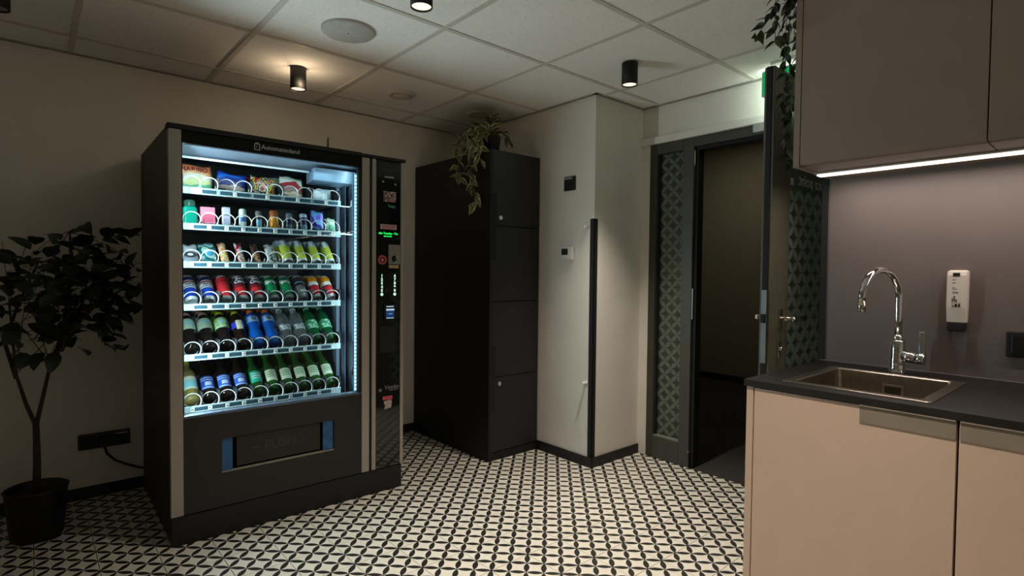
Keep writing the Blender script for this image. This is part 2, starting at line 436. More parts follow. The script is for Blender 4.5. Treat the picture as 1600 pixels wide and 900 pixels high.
# ================================================================== PILLAR FITTINGS
t = thing('card_reader', 'black square wall plate with grey strip above the thermostat', 'wall plate', (XF, 0.340, 1.781))
m = MB(); m.box(-0.012, 0, -0.047, 0.047, -0.045, 0.045, bev=0.003); m.build('plate', BLACK, t)
m = MB(); m.box(-0.014, -0.012, -0.026, 0.040, 0.026, 0.038); m.build('label_strip', mat('strip_grey', (150, 150, 148), 0.5), t)
t = thing('thermostat', 'white thermostat with dark display on the pillar wall', 'thermostat', (XF, 0.347, 1.335))
m = MB(); m.box(-0.026, 0, -0.050, 0.050, -0.042, 0.042, bev=0.006); m.build('housing', WHITE, t)
m = MB(); m.box(-0.0275, -0.026, -0.015, 0.040, -0.010, 0.030, bev=0.0005); m.build('display', mat('lcd_dark', (44, 50, 44), 0.25), t)
for k in range(4):
    m = MB(); m.box(-0.0278, -0.0255, -0.012+0.014*k, -0.003+0.014*k, -0.032, -0.024, bev=0.001); m.build('button', mat('button_grey', (196, 194, 188), 0.5), t)
for i, (z, w) in enumerate(((1.495, 'upper'), (0.523, 'lower'))):
    o = thing('wall_peg', f'{w} small white round peg beside the black corner guard', 'peg', (XF, 0.186, z), group='white pegs on the pillar')
    m = MB(); m.cyl((0, 0, 0), (-0.006, 0, 0), 0.013, 20); m.build('base', WHITE, o)
    m = MB(); m.cyl((-0.006, 0, 0), (-0.032, 0, 0), 0.008, 16, r1=0.011); m.cyl((-0.032, 0, 0), (-0.036, 0, 0), 0.011, 16, r1=0.009); m.build('knob', WHITE, o)

# ================================================================== CEILING FITTINGS
LAMPF = mat('lamp_diffuser', (240, 232, 220), 0.5, emit=(255, 240, 220), estr=1.0)
OFFF = mat('lamp_off_lens', (120, 116, 110), 0.3)
def downlight(x, y, label, w=None, halo=0.0, zb=2.185):
    o = thing('downlight', label, 'ceiling lamp', (x, y, zb), group='black cylinder ceiling lamps')
    h = H-zb; r = 0.041
    m = MB(); m.lathe([(r-0.004, 0.012), (r-0.004, 0.0), (r, 0.0), (r, h-0.004), (r-0.02, h-0.004)], 32); m.build('housing', MATTE, o)
    m = MB(); m.lathe([(0.0, 0.010), (r-0.0045, 0.006)], 32); m.build('lens', LAMPF if w else OFFF, o)
    m = MB(); m.lathe([(0.0, h-0.006), (r-0.018, h-0.006), (r-0.018, h-0.0005), (0, h-0.0005)], 24); m.build('mounting_neck', MATTE, o)
    if w:
        light('lamp_light', 'SPOT', w, WARM, o, (0, 0, 0.004), (0, 0, 0), spot_size=rad(86), spot_blend=1.0, shadow_soft_size=0.03)
    if halo:
        light('halo_light', 'POINT', halo, (1, 0.76, 0.50), o, (0.0, -0.062, h-0.110), (0, 0, 0), shadow_soft_size=0.012)
        light('halo_light', 'POINT', halo, (1, 0.76, 0.50), o, (0.0, 0.062, h-0.110), (0, 0, 0), shadow_soft_size=0.012)
    return o
downlight(-0.3125, 0.9375, 'black cylinder ceiling lamp above the vending machine in a warm glow', SPOT_W['vend'], 0.7)
downlight(0.9375, -0.3125, 'black cylinder ceiling lamp in front of the white pillar', SPOT_W['door'])
downlight(-0.3125, -0.3125, 'black cylinder ceiling lamp cut by the top edge, near the round speaker', SPOT_W['mid'])
downlight(-0.3125, -1.5625, 'black cylinder ceiling lamp over the kitchen counter front, out of view', SPOT_W['kitchen'])
downlight(-0.3125, -2.8125, 'added unseen ceiling lamp behind the camera, brightening the ceiling by bounce', SPOT_W['back'])  # extra lamp added out of view so its bounce lifts the ceiling
downlight(-1.5, 0.775, 'black cylinder ceiling lamp at the far left corner, switched off')
t = thing('ceiling_speaker', 'large round grey white speaker disc in the ceiling', 'speaker', (-0.3125, 0.3125, H))
m = MB(); m.lathe([(0.118, 0.003), (0.118, -0.006), (0.113, -0.011), (0.02, -0.013), (0.0, -0.013)], 48); m.build('grille', mat('speaker_grey', (182, 178, 170), 0.7, bump=0.2, scale=30), t)
m = MB(); m.cyl((0, 0, -0.013), (0, 0, -0.0145), 0.004, 12); m.build('badge', mat('badge_grey', (90, 88, 84), 0.5), t)
VENT = mat('vent_white', (202, 194, 180), 0.5)
for x, y, lb in ((0.3225, 0.951, 'round white ceiling vent right of the warm lamp'), (0.93, 0.957, 'round white ceiling vent above the hanging plant')):
    t = thing('ceiling_vent', lb, 'vent', (x, y, H), group='round ceiling vents')
    m = MB(); m.lathe([(0.086, 0.002), (0.086, -0.004), (0.076, -0.012), (0.060, -0.014), (0.056, -0.004), (0.056, 0.002)], 40); m.build('collar', VENT, t)
    m = MB(); m.lathe([(0.0, -0.022), (0.035, -0.021), (0.050, -0.016), (0.052, -0.012), (0.0, -0.010)], 36); m.build('valve_disc', VENT, t)
    m = MB(); m.lathe([(0.056, 0.0), (0.0, 0.0)], 24); m.build('duct', MATTE, t)

# exit sign
t = thing('exit_sign', 'green lit exit sign hanging from the ceiling near the door', 'sign', (1.50, -0.747, 2.14))
GRN = mat('exit_green', (10, 150, 80), 0.4, emit=(16, 170, 96), estr=0.55)
m = MB(); m.box(-0.016, 0.016, -0.27, 0, 0, 0.128, bev=0.003); m.build('housing', WHITE, t)
m = MB(); m.box(-0.018, -0.016, -0.262, -0.003, 0.006, 0.122); m.build('face_panel', GRN, t)
PIC = mat('exit_white', (240, 250, 245), 0.4, emit=(240, 255, 245), estr=1.2)
m = MB(); xx = -0.0186
m.add([(xx, -0.05, 0.064), (xx, -0.085, 0.094), (xx, -0.085, 0.076), (xx, -0.135, 0.076), (xx, -0.135, 0.052), (xx, -0.085, 0.052), (xx, -0.085, 0.034)], [(0, 1, 2, 5, 6), (2, 3, 4, 5)])
m.box(xx, xx+0.0003, -0.225, -0.165, 0.02, 0.11); m.build('pictogram', PIC, t)
m = MB(); m.box(-0.012, 0.012, -0.265, -0.005, 0.127, 0.132); m.build('top_cap', WHITE, t)
m = MB(); m.box(-0.03, 0.03, -0.22, -0.05, 0.150, 0.1605); m.build('ceiling_plate', WHITE, t)
m = MB(); m.cyl((0, -0.10, 0.13), (0, -0.10, 0.152), 0.006, 10); m.build('hanger', WHITE, t)
m = MB(); m.cyl((0, -0.17, 0.13), (0, -0.17, 0.152), 0.006, 10); m.build('hanger', WHITE, t)
light('sign_light', 'AREA', 1.5, (0.78, 1.0, 0.9), t, (0.02, -0.135, 0.064), (0, rad(-90), 0), shape='RECTANGLE', size=0.11, size_y=0.24)

# ================================================================== KITCHEN
ZT = 0.88; KY1 = -3.25
def place(name, label, cat, loc, group=None): return thing(name, label, cat, loc, group=group)
# back panel
t = tag(MB().box(XK-0.012, XK-0.0005, KY1, YK+0.002, ZT, 1.60, bev=0.001).build('backsplash', SPLASH), 'dark grey splashback panel between the worktop and the wall cupboards', 'splashback')
m = MB(); m.box(XK-0.018, XK+0.03, YK, YK+0.022, ZT-0.01, 1.60); m.build('trim_7', MATTE, kind='structure')
# base units
SX0, SX1, SY0, SY1 = 0.345, 0.772, -1.742, -1.362      # sink cut-out
bc = place('base_cabinet', 'pale beige sink cabinet with its pull at the top right of the door', 'cabinet', (0.295, -1.55, 0), 'kitchen base cabinets')
def base_unit(o, yL, yR, pull):
    yL -= -1.55 if o is bc else o.location.y; yR -= -1.55 if o is bc else o.location.y
    d = MB(); d.box(0, 0.019, yR, yL, 0.105, 0.857, bev=0.0012); dr = d.build('door', BEIGE, o)
    c = MB(); c.box(0.021, 0.04, yR, yL, 0.10, 0.86); c.box(0.021, 0.61, yR, yR+0.016, 0.10, 0.86); c.box(0.021, 0.61, yL-0.016, yL, 0.10, 0.86); c.box(0.021, 0.61, yR, yL, 0.10, 0.116)
    c.build('carcass', TAUPE, o)
    p = MB(); p.box(0.06, 0.075, yR, yL, 0.0, 0.10); p.build('plinth', MATTE, o)
    a, b = pull
    a -= -1.55 if o is bc else o.location.y; b -= -1.55 if o is bc else o.location.y
    h = MB(); h.box(-0.003, -0.0005, b, a, 0.811, 0.859); h.box(-0.007, -0.0005, b, a, 0.8555, 0.8590, bev=0.001); h.build('pull', PULL, dr, label='bronze edge pull')
base_unit(bc, -1.302, -1.804, (-1.594, -1.803))
bc2 = place('base_cabinet', 'pale beige cabinet right of the sink cabinet, cut by the frame', 'cabinet', (0.295, -2.1, 0), 'kitchen base cabinets')
base_unit(bc2, -1.809, -2.40, (-1.811, -2.02))
bc3 = place('base_cabinet', 'pale beige base cabinet furthest right, out of view', 'cabinet', (0.295, -2.7, 0), 'kitchen base cabinets')
base_unit(bc3, -2.405, -3.00, (-2.41, -2.62))
ep = tag(MB().box(0.295, 0.905, -1.2985, -1.277, 0, 0.8595, bev=0.001).build('end_panel', BEIGE), 'narrow beige end panel closing the left side of the base cabinets', 'panel')
# worktop with sink cut-out
wt = thing('worktop', 'black kitchen worktop around the steel sink', 'worktop', (0, 0, ZT))
m = MB(); wx0, wx1, wy0, wy1 = 0.289, XK-0.013, KY1, -1.270
for b in ((wx0, SX0+0.01, wy0, wy1), (SX1-0.01, wx1, wy0, wy1), (SX0+0.01, SX1-0.01, SY1-0.01, wy1), (SX0+0.01, SX1-0.01, wy0, SY0+0.01)):
    m.box(b[0], b[1], b[2], b[3], -0.020, 0.0)
m.build('slab', TOP, wt)
m = MB(); m.box(wx1-0.006, wx1, wy0, wy1, 0, 0.004, bev=0.001); m.build('sealing_strip', mat('seal_grey', (120, 112, 110), 0.4), wt)
# sink
sk = thing('kitchen_sink', 'rectangular stainless steel sink let into the black worktop', 'sink', (0.5585, -1.552, ZT))
hx, hy = (SX1-SX0)/2, (SY1-SY0)/2
def ring(ax, ay, z, r, n=6):
    pts = []
    for sx, sy, a0 in ((1, 1, 0), (-1, 1, 90), (-1, -1, 180), (1, -1, 270)):
        for k in range(n+1):
            a = rad(a0+90*k/n); pts.append((sx*(ax-r)+r*math.cos(a), sy*(ay-r)+r*math.sin(a), z))
    return pts
def loft(mb, rings, cap=False, smooth=True, mi=0):
    n = len(rings[0]); vs = [p for r_ in rings for p in r_]; fs = []
    for i in range(len(rings)-1):
        for k in range(n): fs.append((i*n+k, i*n+(k+1) % n, (i+1)*n+(k+1) % n, (i+1)*n+k))
    mb.add(vs, fs, mi, smooth)
    if cap: mb.add(rings[-1], [tuple(range(n))], mi, False)
m = MB(); loft(m, [ring(hx, hy, 0.0005, 0.012), ring(hx, hy, 0.003, 0.012), ring(hx-0.002, hy-0.002, 0.004, 0.012), ring(hx-0.026, hy-0.026, 0.004, 0.012), ring(hx-0.030, hy-0.030, 0.001, 0.012)], smooth=False); m.build('rim', STEEL, sk)
m = MB(); loft(m, [ring(hx-0.030, hy-0.030, 0.001, 0.012), ring(hx-0.032, hy-0.032, -0.03, 0.014), ring(hx-0.034, hy-0.034, -0.165, 0.018), ring(hx-0.042, hy-0.042, -0.175, 0.03), ring(0.04, 0.04, -0.178, 0.03)], True); m.build('basin', mat('sink_steel', (168, 158, 142), 0.3, 1.0, var=0.1, scale=60), sk)
m = MB(); m.lathe([(0.042, -0.1775), (0.036, -0.1765), (0.02, -0.179), (0, -0.179)], 28); m.build('drain', STEEL, sk)
m = MB(); xo = hx-0.0335
m.box(xo-0.004, xo, -0.035, 0.025, -0.066, -0.030, bev=0.001); ov = m.build('overflow', STEEL, sk)
m = MB(); m.box(xo-0.0055, xo-0.0035, -0.028, 0.018, -0.060, -0.037); m.build('overflow_slot', mat('slot_dark', (70, 66, 60), 0.4, 0.8), ov)
# faucet
fx, fy = 0.826, -1.545
fa = thing('faucet', 'chrome swan neck kitchen tap behind the sink', 'tap', (fx, fy, ZT))
m = MB(); m.lathe([(0, 0), (0.026, 0), (0.026, 0.004), (0.0235, 0.007), (0.0225, 0.03), (0.0215, 0.108), (0.019, 0.112), (0.0, 0.112)], 32); m.build('body', CHROME, fa)
m = MB(); m.lathe([(0.0, 0.110), (0.0135, 0.110), (0.0145, 0.114), (0.0145, 0.124), (0.012, 0.130), (0, 0.130)], 24); m.build('collar', CHROME, fa)
ang = rad(16.5); dx, dy = -math.cos(ang), math.sin(ang); rr = 0.098; zc = 0.252
pts = [(0, 0, 0.125), (0, 0, 0.18), (0, 0, 0.225)]
for k in range(0, 17):
    a = math.pi*k/16*1.03; q = rr*(1-math.cos(a)); pts.append((dx*q, dy*q, zc+rr*math.sin(a)))
m = MB(); m.tube(pts, 0.0115, 16); m.build('spout', CHROME, fa)
e = Vector(pts[-1]); d_ = (Vector(pts[-1])-Vector(pts[-2])).normalized()
m = MB(); m.cyl(e-d_*0.004, e+d_*0.030, 0.0122, 20); m.cyl(e+d_*0.030, e+d_*0.0305, 0.0095, 16); m.build('aerator', SATIN, fa)
m = MB(); m.cyl((0, -0.015, 0.058), (0, -0.052, 0.056), 0.019, 28); m.build('valve_cartridge', CHROME, fa)
m = MB(); m.cyl((0, -0.053, 0.056), (0, -0.078, 0.055), 0.0195, 28); kn = m.build('lever_hub', CHROME, fa)
m = MB(); m.box(-0.005, 0.005, -0.078, -0.059, 0.066, 0.146, bev=0.004); m.build('lever', CHROME, fa)
# soap dispenser
sd = thing('soap_dispenser', 'white soap dispenser with printed front on the grey splashback', 'soap dispenser', (XK-0.012, -1.690, 1.03))
m = MB()
sec = lambda z, w, d: [(-d+0.02*0, -w, z), (-d, w, z)]
prof = []
for z, w, d in ((0.0305, 0.0260, 0.030), (0.08, 0.0275, 0.035), (0.185, 0.0280, 0.035), (0.197, 0.0275, 0.031), (0.202, 0.021, 0.024)):
    prof.append([(0, -w, z), (-d*0.7, -w, z), (-d*0.93, -w*0.85, z), (-d, -w*0.4, z), (-d, w*0.4, z), (-d*0.93, w*0.85, z), (-d*0.7, w, z), (0, w, z)])
loft(m, prof, True, False); m.build('cover', mat('soap_white', (222, 212, 200), 0.4, var=0.02), sd)
m = MB(); m.box(-0.030, 0, -0.024, 0.024, 0.0, 0.030, bev=0.004); m.build('nozzle_block', MATTE, sd)
m = MB(); m.box(-0.0365, -0.025, -0.008, 0.010, 0.182, 0.193, bev=0.001); m.build('window', MATTE, sd)
INK = mat('soap_ink', (96, 84, 76), 0.6); LINEN = mat('soap_tan', (188, 172, 150), 0.6)
m = MB(); f = lambda y0, y1, z0, z1, mi=0: m.box(-0.0357, -0.0350, y0, y1, z0, z1, mi)
f(-0.0115, 0.0115, 0.082, 0.084, 2)
for y0, y1, z in ((0.003, 0.0115, 0.170), (0.003, 0.0115, 0.160), (0.003, 0.0115, 0.144), (0.006, 0.0115, 0.139), (-0.002, 0.004, 0.139), (-0.006, 0.0115, 0.130), (-0.005, 0.0115, 0.126)): f(y0, y1, z, z+0.0012)
f(-0.0115, 0.0115, 0.0815, 0.096, 1); f(0.0085, 0.0115, 0.0965, 0.110); f(0.003, 0.007, 0.100, 0.117); f(-0.002, 0.003, 0.097, 0.106); f(-0.003, 0.003, 0.084, 0.090); f(-0.0105, -0.006, 0.084, 0.091)
m.build('print', [INK, LINEN, INK], sd)
# power outlet
po = thing('power_outlet', 'black double socket on the splashback at the right edge', 'socket', (XK-0.012, -1.895, 1.0))
m = MB(); m.box(-0.010, 0, -0.082, 0.082, -0.040, 0.040, bev=0.003); m.build('plate', MATTE, po)
for yy in (0.040, -0.040):
    m = MB(); m.box(-0.0125, -0.010, yy-0.028, yy+0.028, -0.028, 0.028, bev=0.002); sc = m.build('socket', mat('socket_black', (24, 24, 24), 0.35), po)
    m = MB(); m.lathe([(0.019, 0.0), (0.0185, 0.0125), (0.0, 0.0125)], 20, Matrix.Translation((-0.0128, yy, 0)) @ Matrix.Rotation(rad(90), 4, 'Y')); m.build('socket_well', MATTE, sc)
# wall cabinets
UX = 0.566; ZB, ZU = 1.580, 2.175
def wall_unit(yL, yR, label):
    o = thing('wall_cabinet', label, 'cupboard', (UX, (yL+yR)/2, ZB), group='taupe wall cupboards'); a, b = yR-o.location.y, yL-o.location.y
    m = MB(); m.box(0, 0.019, a, b, 0.004, ZU-ZB, bev=0.0012); m.build('door', TAUPE, o)
    m = MB(); m.box(0.021, XK-UX-0.002, a, b, 0.0, ZU-ZB-0.002); m.build('carcass', TAUPE, o)
    return o
wall_unit(-1.3135, -1.8005, 'taupe wall cupboard at the left, beside the trailing plant')
wall_unit(-1.8035, -2.40, 'taupe wall cupboard right of the first one, cut by the frame')
wall_unit(-2.403, -3.00, 'taupe wall cupboard furthest right, out of view')
tag(MB().box(UX-0.001, XK-0.002, -1.3115, -1.291, ZB-0.002, ZU, bev=0.001).build('end_panel', TAUPE), 'narrow taupe end panel closing the left side of the wall cupboards', 'panel')
ls = thing('light_strip', 'bright white light strip under the wall cupboards', 'lamp', (0.758, -2.13, ZB))
m = MB(); m.box(-0.034, 0.034, -0.85, 0.832, -0.006, -0.0005, bev=0.001); m.build('profile', mat('strip_aluminium', (190, 186, 180), 0.4, 0.5), ls)
m = MB(); m.box(-0.018, 0.018, -0.845, 0.827, -0.011, -0.006, bev=0.002); m.build('diffuser', mat('strip_opal', (250, 246, 236), 0.5, emit=(255, 246, 232), estr=2.2), ls)
light('strip_light', 'AREA', STRIP_W, (1, 0.84, 0.76), ls, (0, 0, -0.013), (0, 0, 0), shape='RECTANGLE', size=0.03, size_y=1.66)

# ================================================================== WALL SOCKET BLOCK, CABLE
so = thing('power_strip', 'black wall socket block low on the left wall behind the tree', 'socket', (-1.127, YL, 0.300))
m = MB(); m.box(-0.112, 0.112, -0.030, 0, -0.038, 0.040, bev=0.004); m.build('housing', BLACK, so)
for k in range(3):
    m = MB(); m.box(-0.098+0.068*k, -0.038+0.068*k, -0.032, -0.029, -0.028, 0.030, bev=0.002); m.build('socket', MATTE, so)
m = MB(); m.box(0.045, 0.10, -0.033, -0.030, 0.024, 0.030); m.build('label_strip', mat('strip_grey', (150, 150, 148), 0.5), so)
cb = MB(); cb.tube([(-1.127, YL-0.02, 0.262), (-1.12, YL-0.03, 0.23), (-1.085, YL-0.035, 0.185), (-1.03, YL-0.035, 0.150), (-0.97, YL-0.03, 0.118), (-0.92, YL-0.03, 0.10)], 0.006, 8)
tag(cb.build('power_cable', MATTE), 'black cable hanging from the wall socket block to the vending machine', 'cable')

# ================================================================== VENDING MACHINE
VX, VY, VA = -0.9686, 0.6336, rad(-0.79)
VM = thing('vending_machine', 'tall black snack and drink vending machine with lit glass front', 'vending machine', (VX, VY, 0), (0, 0, VA))
VBODY = mat('machine_dark_grey', (33, 32, 30), 0.5, var=0.06); VIN = mat('machine_inner_black', (26, 28, 32), 0.45)
VFRONT = mat('machine_front', (25, 22, 18), 0.42, var=0.06); ALU = mat('machine_aluminium', (168, 160, 148), 0.45, 0.35, var=0.03)
GLOSSB = mat('panel_gloss_black', (6, 6, 7), 0.06, var=0.0, spec=0.7)
LINER = mat('cavity_blue_grey', (92, 108, 128), 0.4, 0.2, var=0.05)
VW, VD, VH = 1.12, 0.86, 1.825
def vp(n, mt, *bx, bev=0.002, parent=VM, kind=None, label=None):
    m = MB(); m.box(*bx, bev=bev); return m.build(n, mt, parent, kind=kind, label=label)
G0, G1, GZ0, GZ1 = 0.052, 0.868, 0.566, 1.752
vp('side_panel', VBODY, 0.0, 0.022, 0.02, VD, 0.02, VH-0.02)
vp('side_panel', VBODY, VW-0.022, VW, 0.02, VD, 0.02, VH-0.02)
vp('back_panel', VBODY, 0.022, VW-0.022, VD-0.02, VD, 0.02, VH-0.02)
vp('top_cover', VBODY, 0.0, VW, 0.02, VD, VH-0.02, VH)
vp('top_lid', MATTE, -0.004, 0.868, -0.010, 0.05, VH-0.016, VH+0.004)
vp('top_lid', MATTE, 0.868, VW+0.006, -0.012, 0.05, VH-0.016, VH)
vp('kick_plate', mat('kick_black', (18, 16, 15), 0.55, var=0.3, scale=30), 0.004, VW-0.004, 0.006, 0.03, 0.0, 0.128)
vp('floor_pan', VBODY, 0.022, VW-0.022, 0.03, VD-0.02, 0.0, 0.02)
# door skin
vp('edge_strip', ALU, 0.0, 0.048, -0.004, 0.03, 0.134, VH-0.018)
vp('edge_strip', ALU, 0.874, 0.916, -0.004, 0.03, 0.134, VH-0.018)
vp('edge_strip', ALU, 0.931, 0.954, -0.004, 0.03, 0.134, VH-0.018)
vp('edge_strip', ALU, 1.101, VW, -0.004, 0.03, 0.134, VH-0.018)
vp('strip_gap', MATTE, 0.916, 0.931, 0.006, 0.03, 0.134, VH-0.018, bev=0)
vp('header_band', mat('header_black', (9, 9, 9), 0.35, spec=0.2), 0.048, 0.874, 0.0, 0.03, GZ1, VH-0.018)
vp('gasket', MATTE, 0.048, G0, 0.0, 0.03, GZ0, GZ1, bev=0)
vp('gasket', MATTE, G1-0.012, 0.874, 0.0, 0.028, GZ0, GZ1, bev=0)
# lower front with the hatch opening
hx0, hx1, hz0, hz1 = 0.201, 0.724, 0.287, 0.442
m = MB()
for b in ((0.048, hx0, 0.134, GZ0-0.012), (hx1, 0.874, 0.134, GZ0-0.012), (hx0, hx1, 0.134, hz0), (hx0, hx1, hz1, GZ0-0.012)): m.box(b[0], b[1], 0.0, 0.02, b[2], b[3])
m.build('lower_front', VFRONT, VM)
vp('glass_sill', LINER, 0.048, 0.874, 0.004, 0.05, GZ0-0.012, GZ0, bev=0.001)
BLUE = mat('blue_film', (38, 96, 150), 0.4, var=0.35, scale=30, bump=0.3)
vp('hatch_tray', MATTE, hx0, hx1, 0.12, 0.13, hz0, hz1, bev=0); 
vp('hatch_edge', ALU, hx0, hx1, 0.001, 0.02, hz0, hz0+0.004, bev=0)
vp('protective_film', BLUE, hx0+0.002, hx0+0.046, 0.008, 0.012, hz0+0.005, hz1-0.001, bev=0.001)
vp('protective_film', BLUE, hx1-0.056, hx1-0.002, 0.008, 0.012, hz0+0.005, hz1-0.001, bev=0.001)
fp = vp('hatch_flap', VFRONT, hx0+0.064, hx1-0.066, 0.016, 0.026, hz0+0.012, hz1-0.006)
EMB = mat('emboss', (52, 48, 42), 0.35)
m = MB(); put_text(m, 'PUSH', 0.062, plane_y(0.462, 0.0148, 0.372), 0, 0.0008); m.build('lettering', EMB, fp)
for s_ in (0.350, 0.574): vp('embossed_dash', EMB, s_-0.011, s_+0.011, 0.0146, 0.0152, 0.367, 0.372, bev=0, parent=fp)
# header lettering and emblem
LOGO = mat('logo_grey', (176, 176, 174), 0.5)
m = MB(); put_text(m, 'Automatenland', 0.0285, plane_y(0.462, -0.0008, 1.783), 0, 0.0006)
bx = 0.342
for b in ((bx, bx+0.004, 1.767, 1.794), (bx+0.022, bx+0.026, 1.767, 1.794), (bx, bx+0.026, 1.765, 1.769), (bx+0.003, bx+0.023, 1.792, 1.797), (bx+0.006, bx+0.020, 1.797, 1.801), (bx+0.009, bx+0.013, 1.777, 1.784)): m.box(b[0], b[1], -0.0008, -0.0004, b[2], b[3])
m.build('lettering', LOGO, VM)
m = MB(); m.cyl((0.723, 0.08, VH), (0.723, 0.08, VH+0.075), 0.005, 10, r1=0.003); m.build('antenna', MATTE, VM)
# glass pane
m = MB(); m.box(G0, G1-0.012, 0.012, 0.016, GZ0, GZ1); m.build('glass_pane', glassy('machine_glass', (236, 246, 246), 1.0, 0.01, 1.22), VM)
# cavity liner
CX0, CX1, CZ0, CZ1, CD = 0.046, 0.885, 0.545, 1.775, 0.62
vp('cavity_left', VIN, CX0-0.006, CX0, 0.03, CD, CZ0, CZ1, bev=0)
vp('cavity_right', LINER, CX1, CX1+0.006, 0.03, CD, CZ0, CZ1, bev=0)
vp('cavity_back', VIN, CX0, CX1, CD, CD+0.006, CZ0, CZ1, bev=0)
vp('cavity_top', LINER, CX0, CX1, 0.03, CD, CZ1, CZ1+0.006, bev=0)
vp('cavity_bottom', VIN, CX0, CX1, 0.05, CD, CZ0-0.006, CZ0, bev=0)
for x0, x1, d0 in ((0.818, 0.838, 0.20), (0.842, 0.846, 0.14), (0.865, 0.884, 0.10)):
    vp('wall_rib', LINER, x0, x1, d0, d0+0.05, CZ0, 1.70, bev=0.002)
m = MB(); m.tube([(0.868, 0.095, 0.83), (0.869, 0.094, 0.74), (0.872, 0.094, 0.69), (0.862, 0.094, 0.665)], 0.003, 6); m.lathe([(0, -0.012), (0.011, -0.006), (0.011, 0.006), (0, 0.012)], 12, Matrix.Translation((0.862, 0.090, 0.655))); m.build('sensor_cable', MATTE, VM)
# top light housing, duct
LHS = mat('housing_blue_grey', (108, 124, 142), 0.4, 0.2)
m = MB(); m.add([(CX0, 0.05, 1.770), (CX1, 0.05, 1.770), (CX1, 0.16, 1.716), (CX0, 0.16, 1.716), (CX0, 0.17, 1.770), (CX1, 0.17, 1.770)], [(0, 1, 2, 3), (3, 2, 5, 4), (0, 3, 4), (1, 5, 2), (0, 4, 5, 1)]); m.build('light_housing', LHS, VM)
TUBE = mat('tube_white', (235, 245, 250), 0.4, emit=(190, 230, 250), estr=0.2)
m = MB(); m.cyl((0.06, 0.125, 1.716), (0.64, 0.125, 1.716), 0.005, 12); m.build('light_tube', TUBE, VM)
m = MB(); m.add([(0.655, 0.075, 1.735), (0.878, 0.075, 1.735), (0.872, 0.10, 1.676), (0.655, 0.10, 1.676), (0.655, 0.20, 1.735), (0.878, 0.20, 1.735), (0.860, 0.20, 1.664), (0.655, 0.20, 1.664)], [(0, 1, 2, 3), (3, 2, 6, 7), (4, 7, 6, 5), (0, 3, 7, 4), (1, 5, 6, 2), (0, 4, 5, 1)]); m.build('air_duct', mat('duct_pale', (112, 140, 164), 0.4), VM)
# LED strips on the inside of the door frame
LEDM = mat('led_white', (235, 250, 255), 0.4, emit=(205, 245, 255), estr=2.2); LEDC = mat('led_carrier', (150, 190, 205), 0.4, emit=(140, 215, 240), estr=0.28)
vp('led_carrier', LEDC, G1-0.024, G1-0.013, 0.022, 0.030, GZ0+0.005, GZ1-0.03, bev=0)
m = MB()
for k in range(58): m.box(G1-0.0225, G1-0.016, 0.019, 0.0222, 0.578+0.0197*k, 0.589+0.0197*k)
m.build('led_beads', LEDM, VM, kind='stuff')
vp('led_carrier', LEDC, G0-0.001, G0+0.003, 0.03, 0.036, GZ0+0.005, GZ1-0.03, bev=0)
light('led_right', 'AREA', LED_W, COOL, VM, (0.846, 0.034, 1.15), (rad(90), 0, rad(62)), shape='RECTANGLE', size=0.012, size_y=1.12)
light('led_left', 'AREA', LED_W*6.6, (0.92, 0.95, 0.97), VM, (0.060, 0.034, 1.15), (rad(90), 0, rad(-125)), shape='RECTANGLE', size=0.012, size_y=1.12)
light('led_left_inner', 'AREA', LED_W*0.7, COOL, VM, (0.060, 0.034, 1.15), (rad(90), 0, rad(-40)), shape='RECTANGLE', size=0.012, size_y=1.12)
light('tube_light', 'AREA', LED_W*0.22, COOL, VM, (0.40, 0.055, 1.70), (rad(35), 0, 0), shape='RECTANGLE', size=0.7, size_y=0.015)
# control column
vp('control_panel', GLOSSB, 0.954, 1.101, 0.0, 0.03, 0.134, VH-0.018)
sx = lambda px: 0.955+(px-588)*0.00376
sz = lambda py: 1.825-(py-249)*0.003577
def stick(n, px0, px1, py0, py1, mt, thick=0.0012, parent=VM, bev=0):
    return vp(n, mt, sx(px0), sx(px1), -thick, 0.0, sz(py1), sz(py0), bev=bev, parent=parent)
GREYT = mat('print_grey', (150, 150, 148), 0.5)
m = MB(); m.box(sx(596), sx(622), -0.004, 0, sz(271), sz(269)); m.box(sx(594), sx(622), -0.004, 0, sz(263.5), sz(261.5)); m.box(sx(596), sx(621), -0.003, 0, sz(256), sz(254.5)); m.build('speaker_slots', BLACK, VM)
l = stick('label_plate', 598.5, 618, 275, 281.5, MATTE); m = MB(); [m.box(sx(601+2.1*k), sx(602.6+2.1*k), -0.0016, -0.0012, sz(279.4), sz(277.2)) for k in range(7)]; m.build('lettering', LOGO, l)
for a, b in ((598.5, 286), (618, 288.5)):
    m = MB(); m.cyl((sx(a), 0, sz(b)), (sx(a), -0.003, sz(b)), 0.006, 14); m.build('screw', STEEL, VM)
stick('picture_sticker', 599.5, 619, 300, 316, printed('picture_print', [(190, 160, 158), (120, 52, 60), (206, 190, 186), (70, 40, 44), (176, 120, 122)], 60))
m = MB(); m.add([(sx(605), -0.001, sz(318)), (sx(609), -0.001, sz(321)), (sx(618), -0.001, sz(321)), (sx(618), -0.001, sz(325)), (sx(608), -0.001, sz(324))], [(0, 1, 4), (1, 2, 3, 4)]); m.build('green_sticker', mat('sticker_green', (60, 130, 104), 0.4), VM)
l = stick('notice_sticker', 594.5, 620.5, 350, 357.5, mat('sticker_pink', (196, 160, 160), 0.5)); m = MB()
for k in range(3): m.box(sx(597), sx(618-4*(k == 2)), -0.0016, -0.0012, sz(352.4+k*2), sz(351.6+k*2))
m.build('lettering', mat('ink_red', (150, 70, 80), 0.5), l)
DISP = mat('display_green', (20, 200, 60), 0.4, emit=(30, 230, 90), estr=1.3)
dp = stick('display_window', 590, 624, 359, 371, GLOSSB, 0.0008); m = MB()
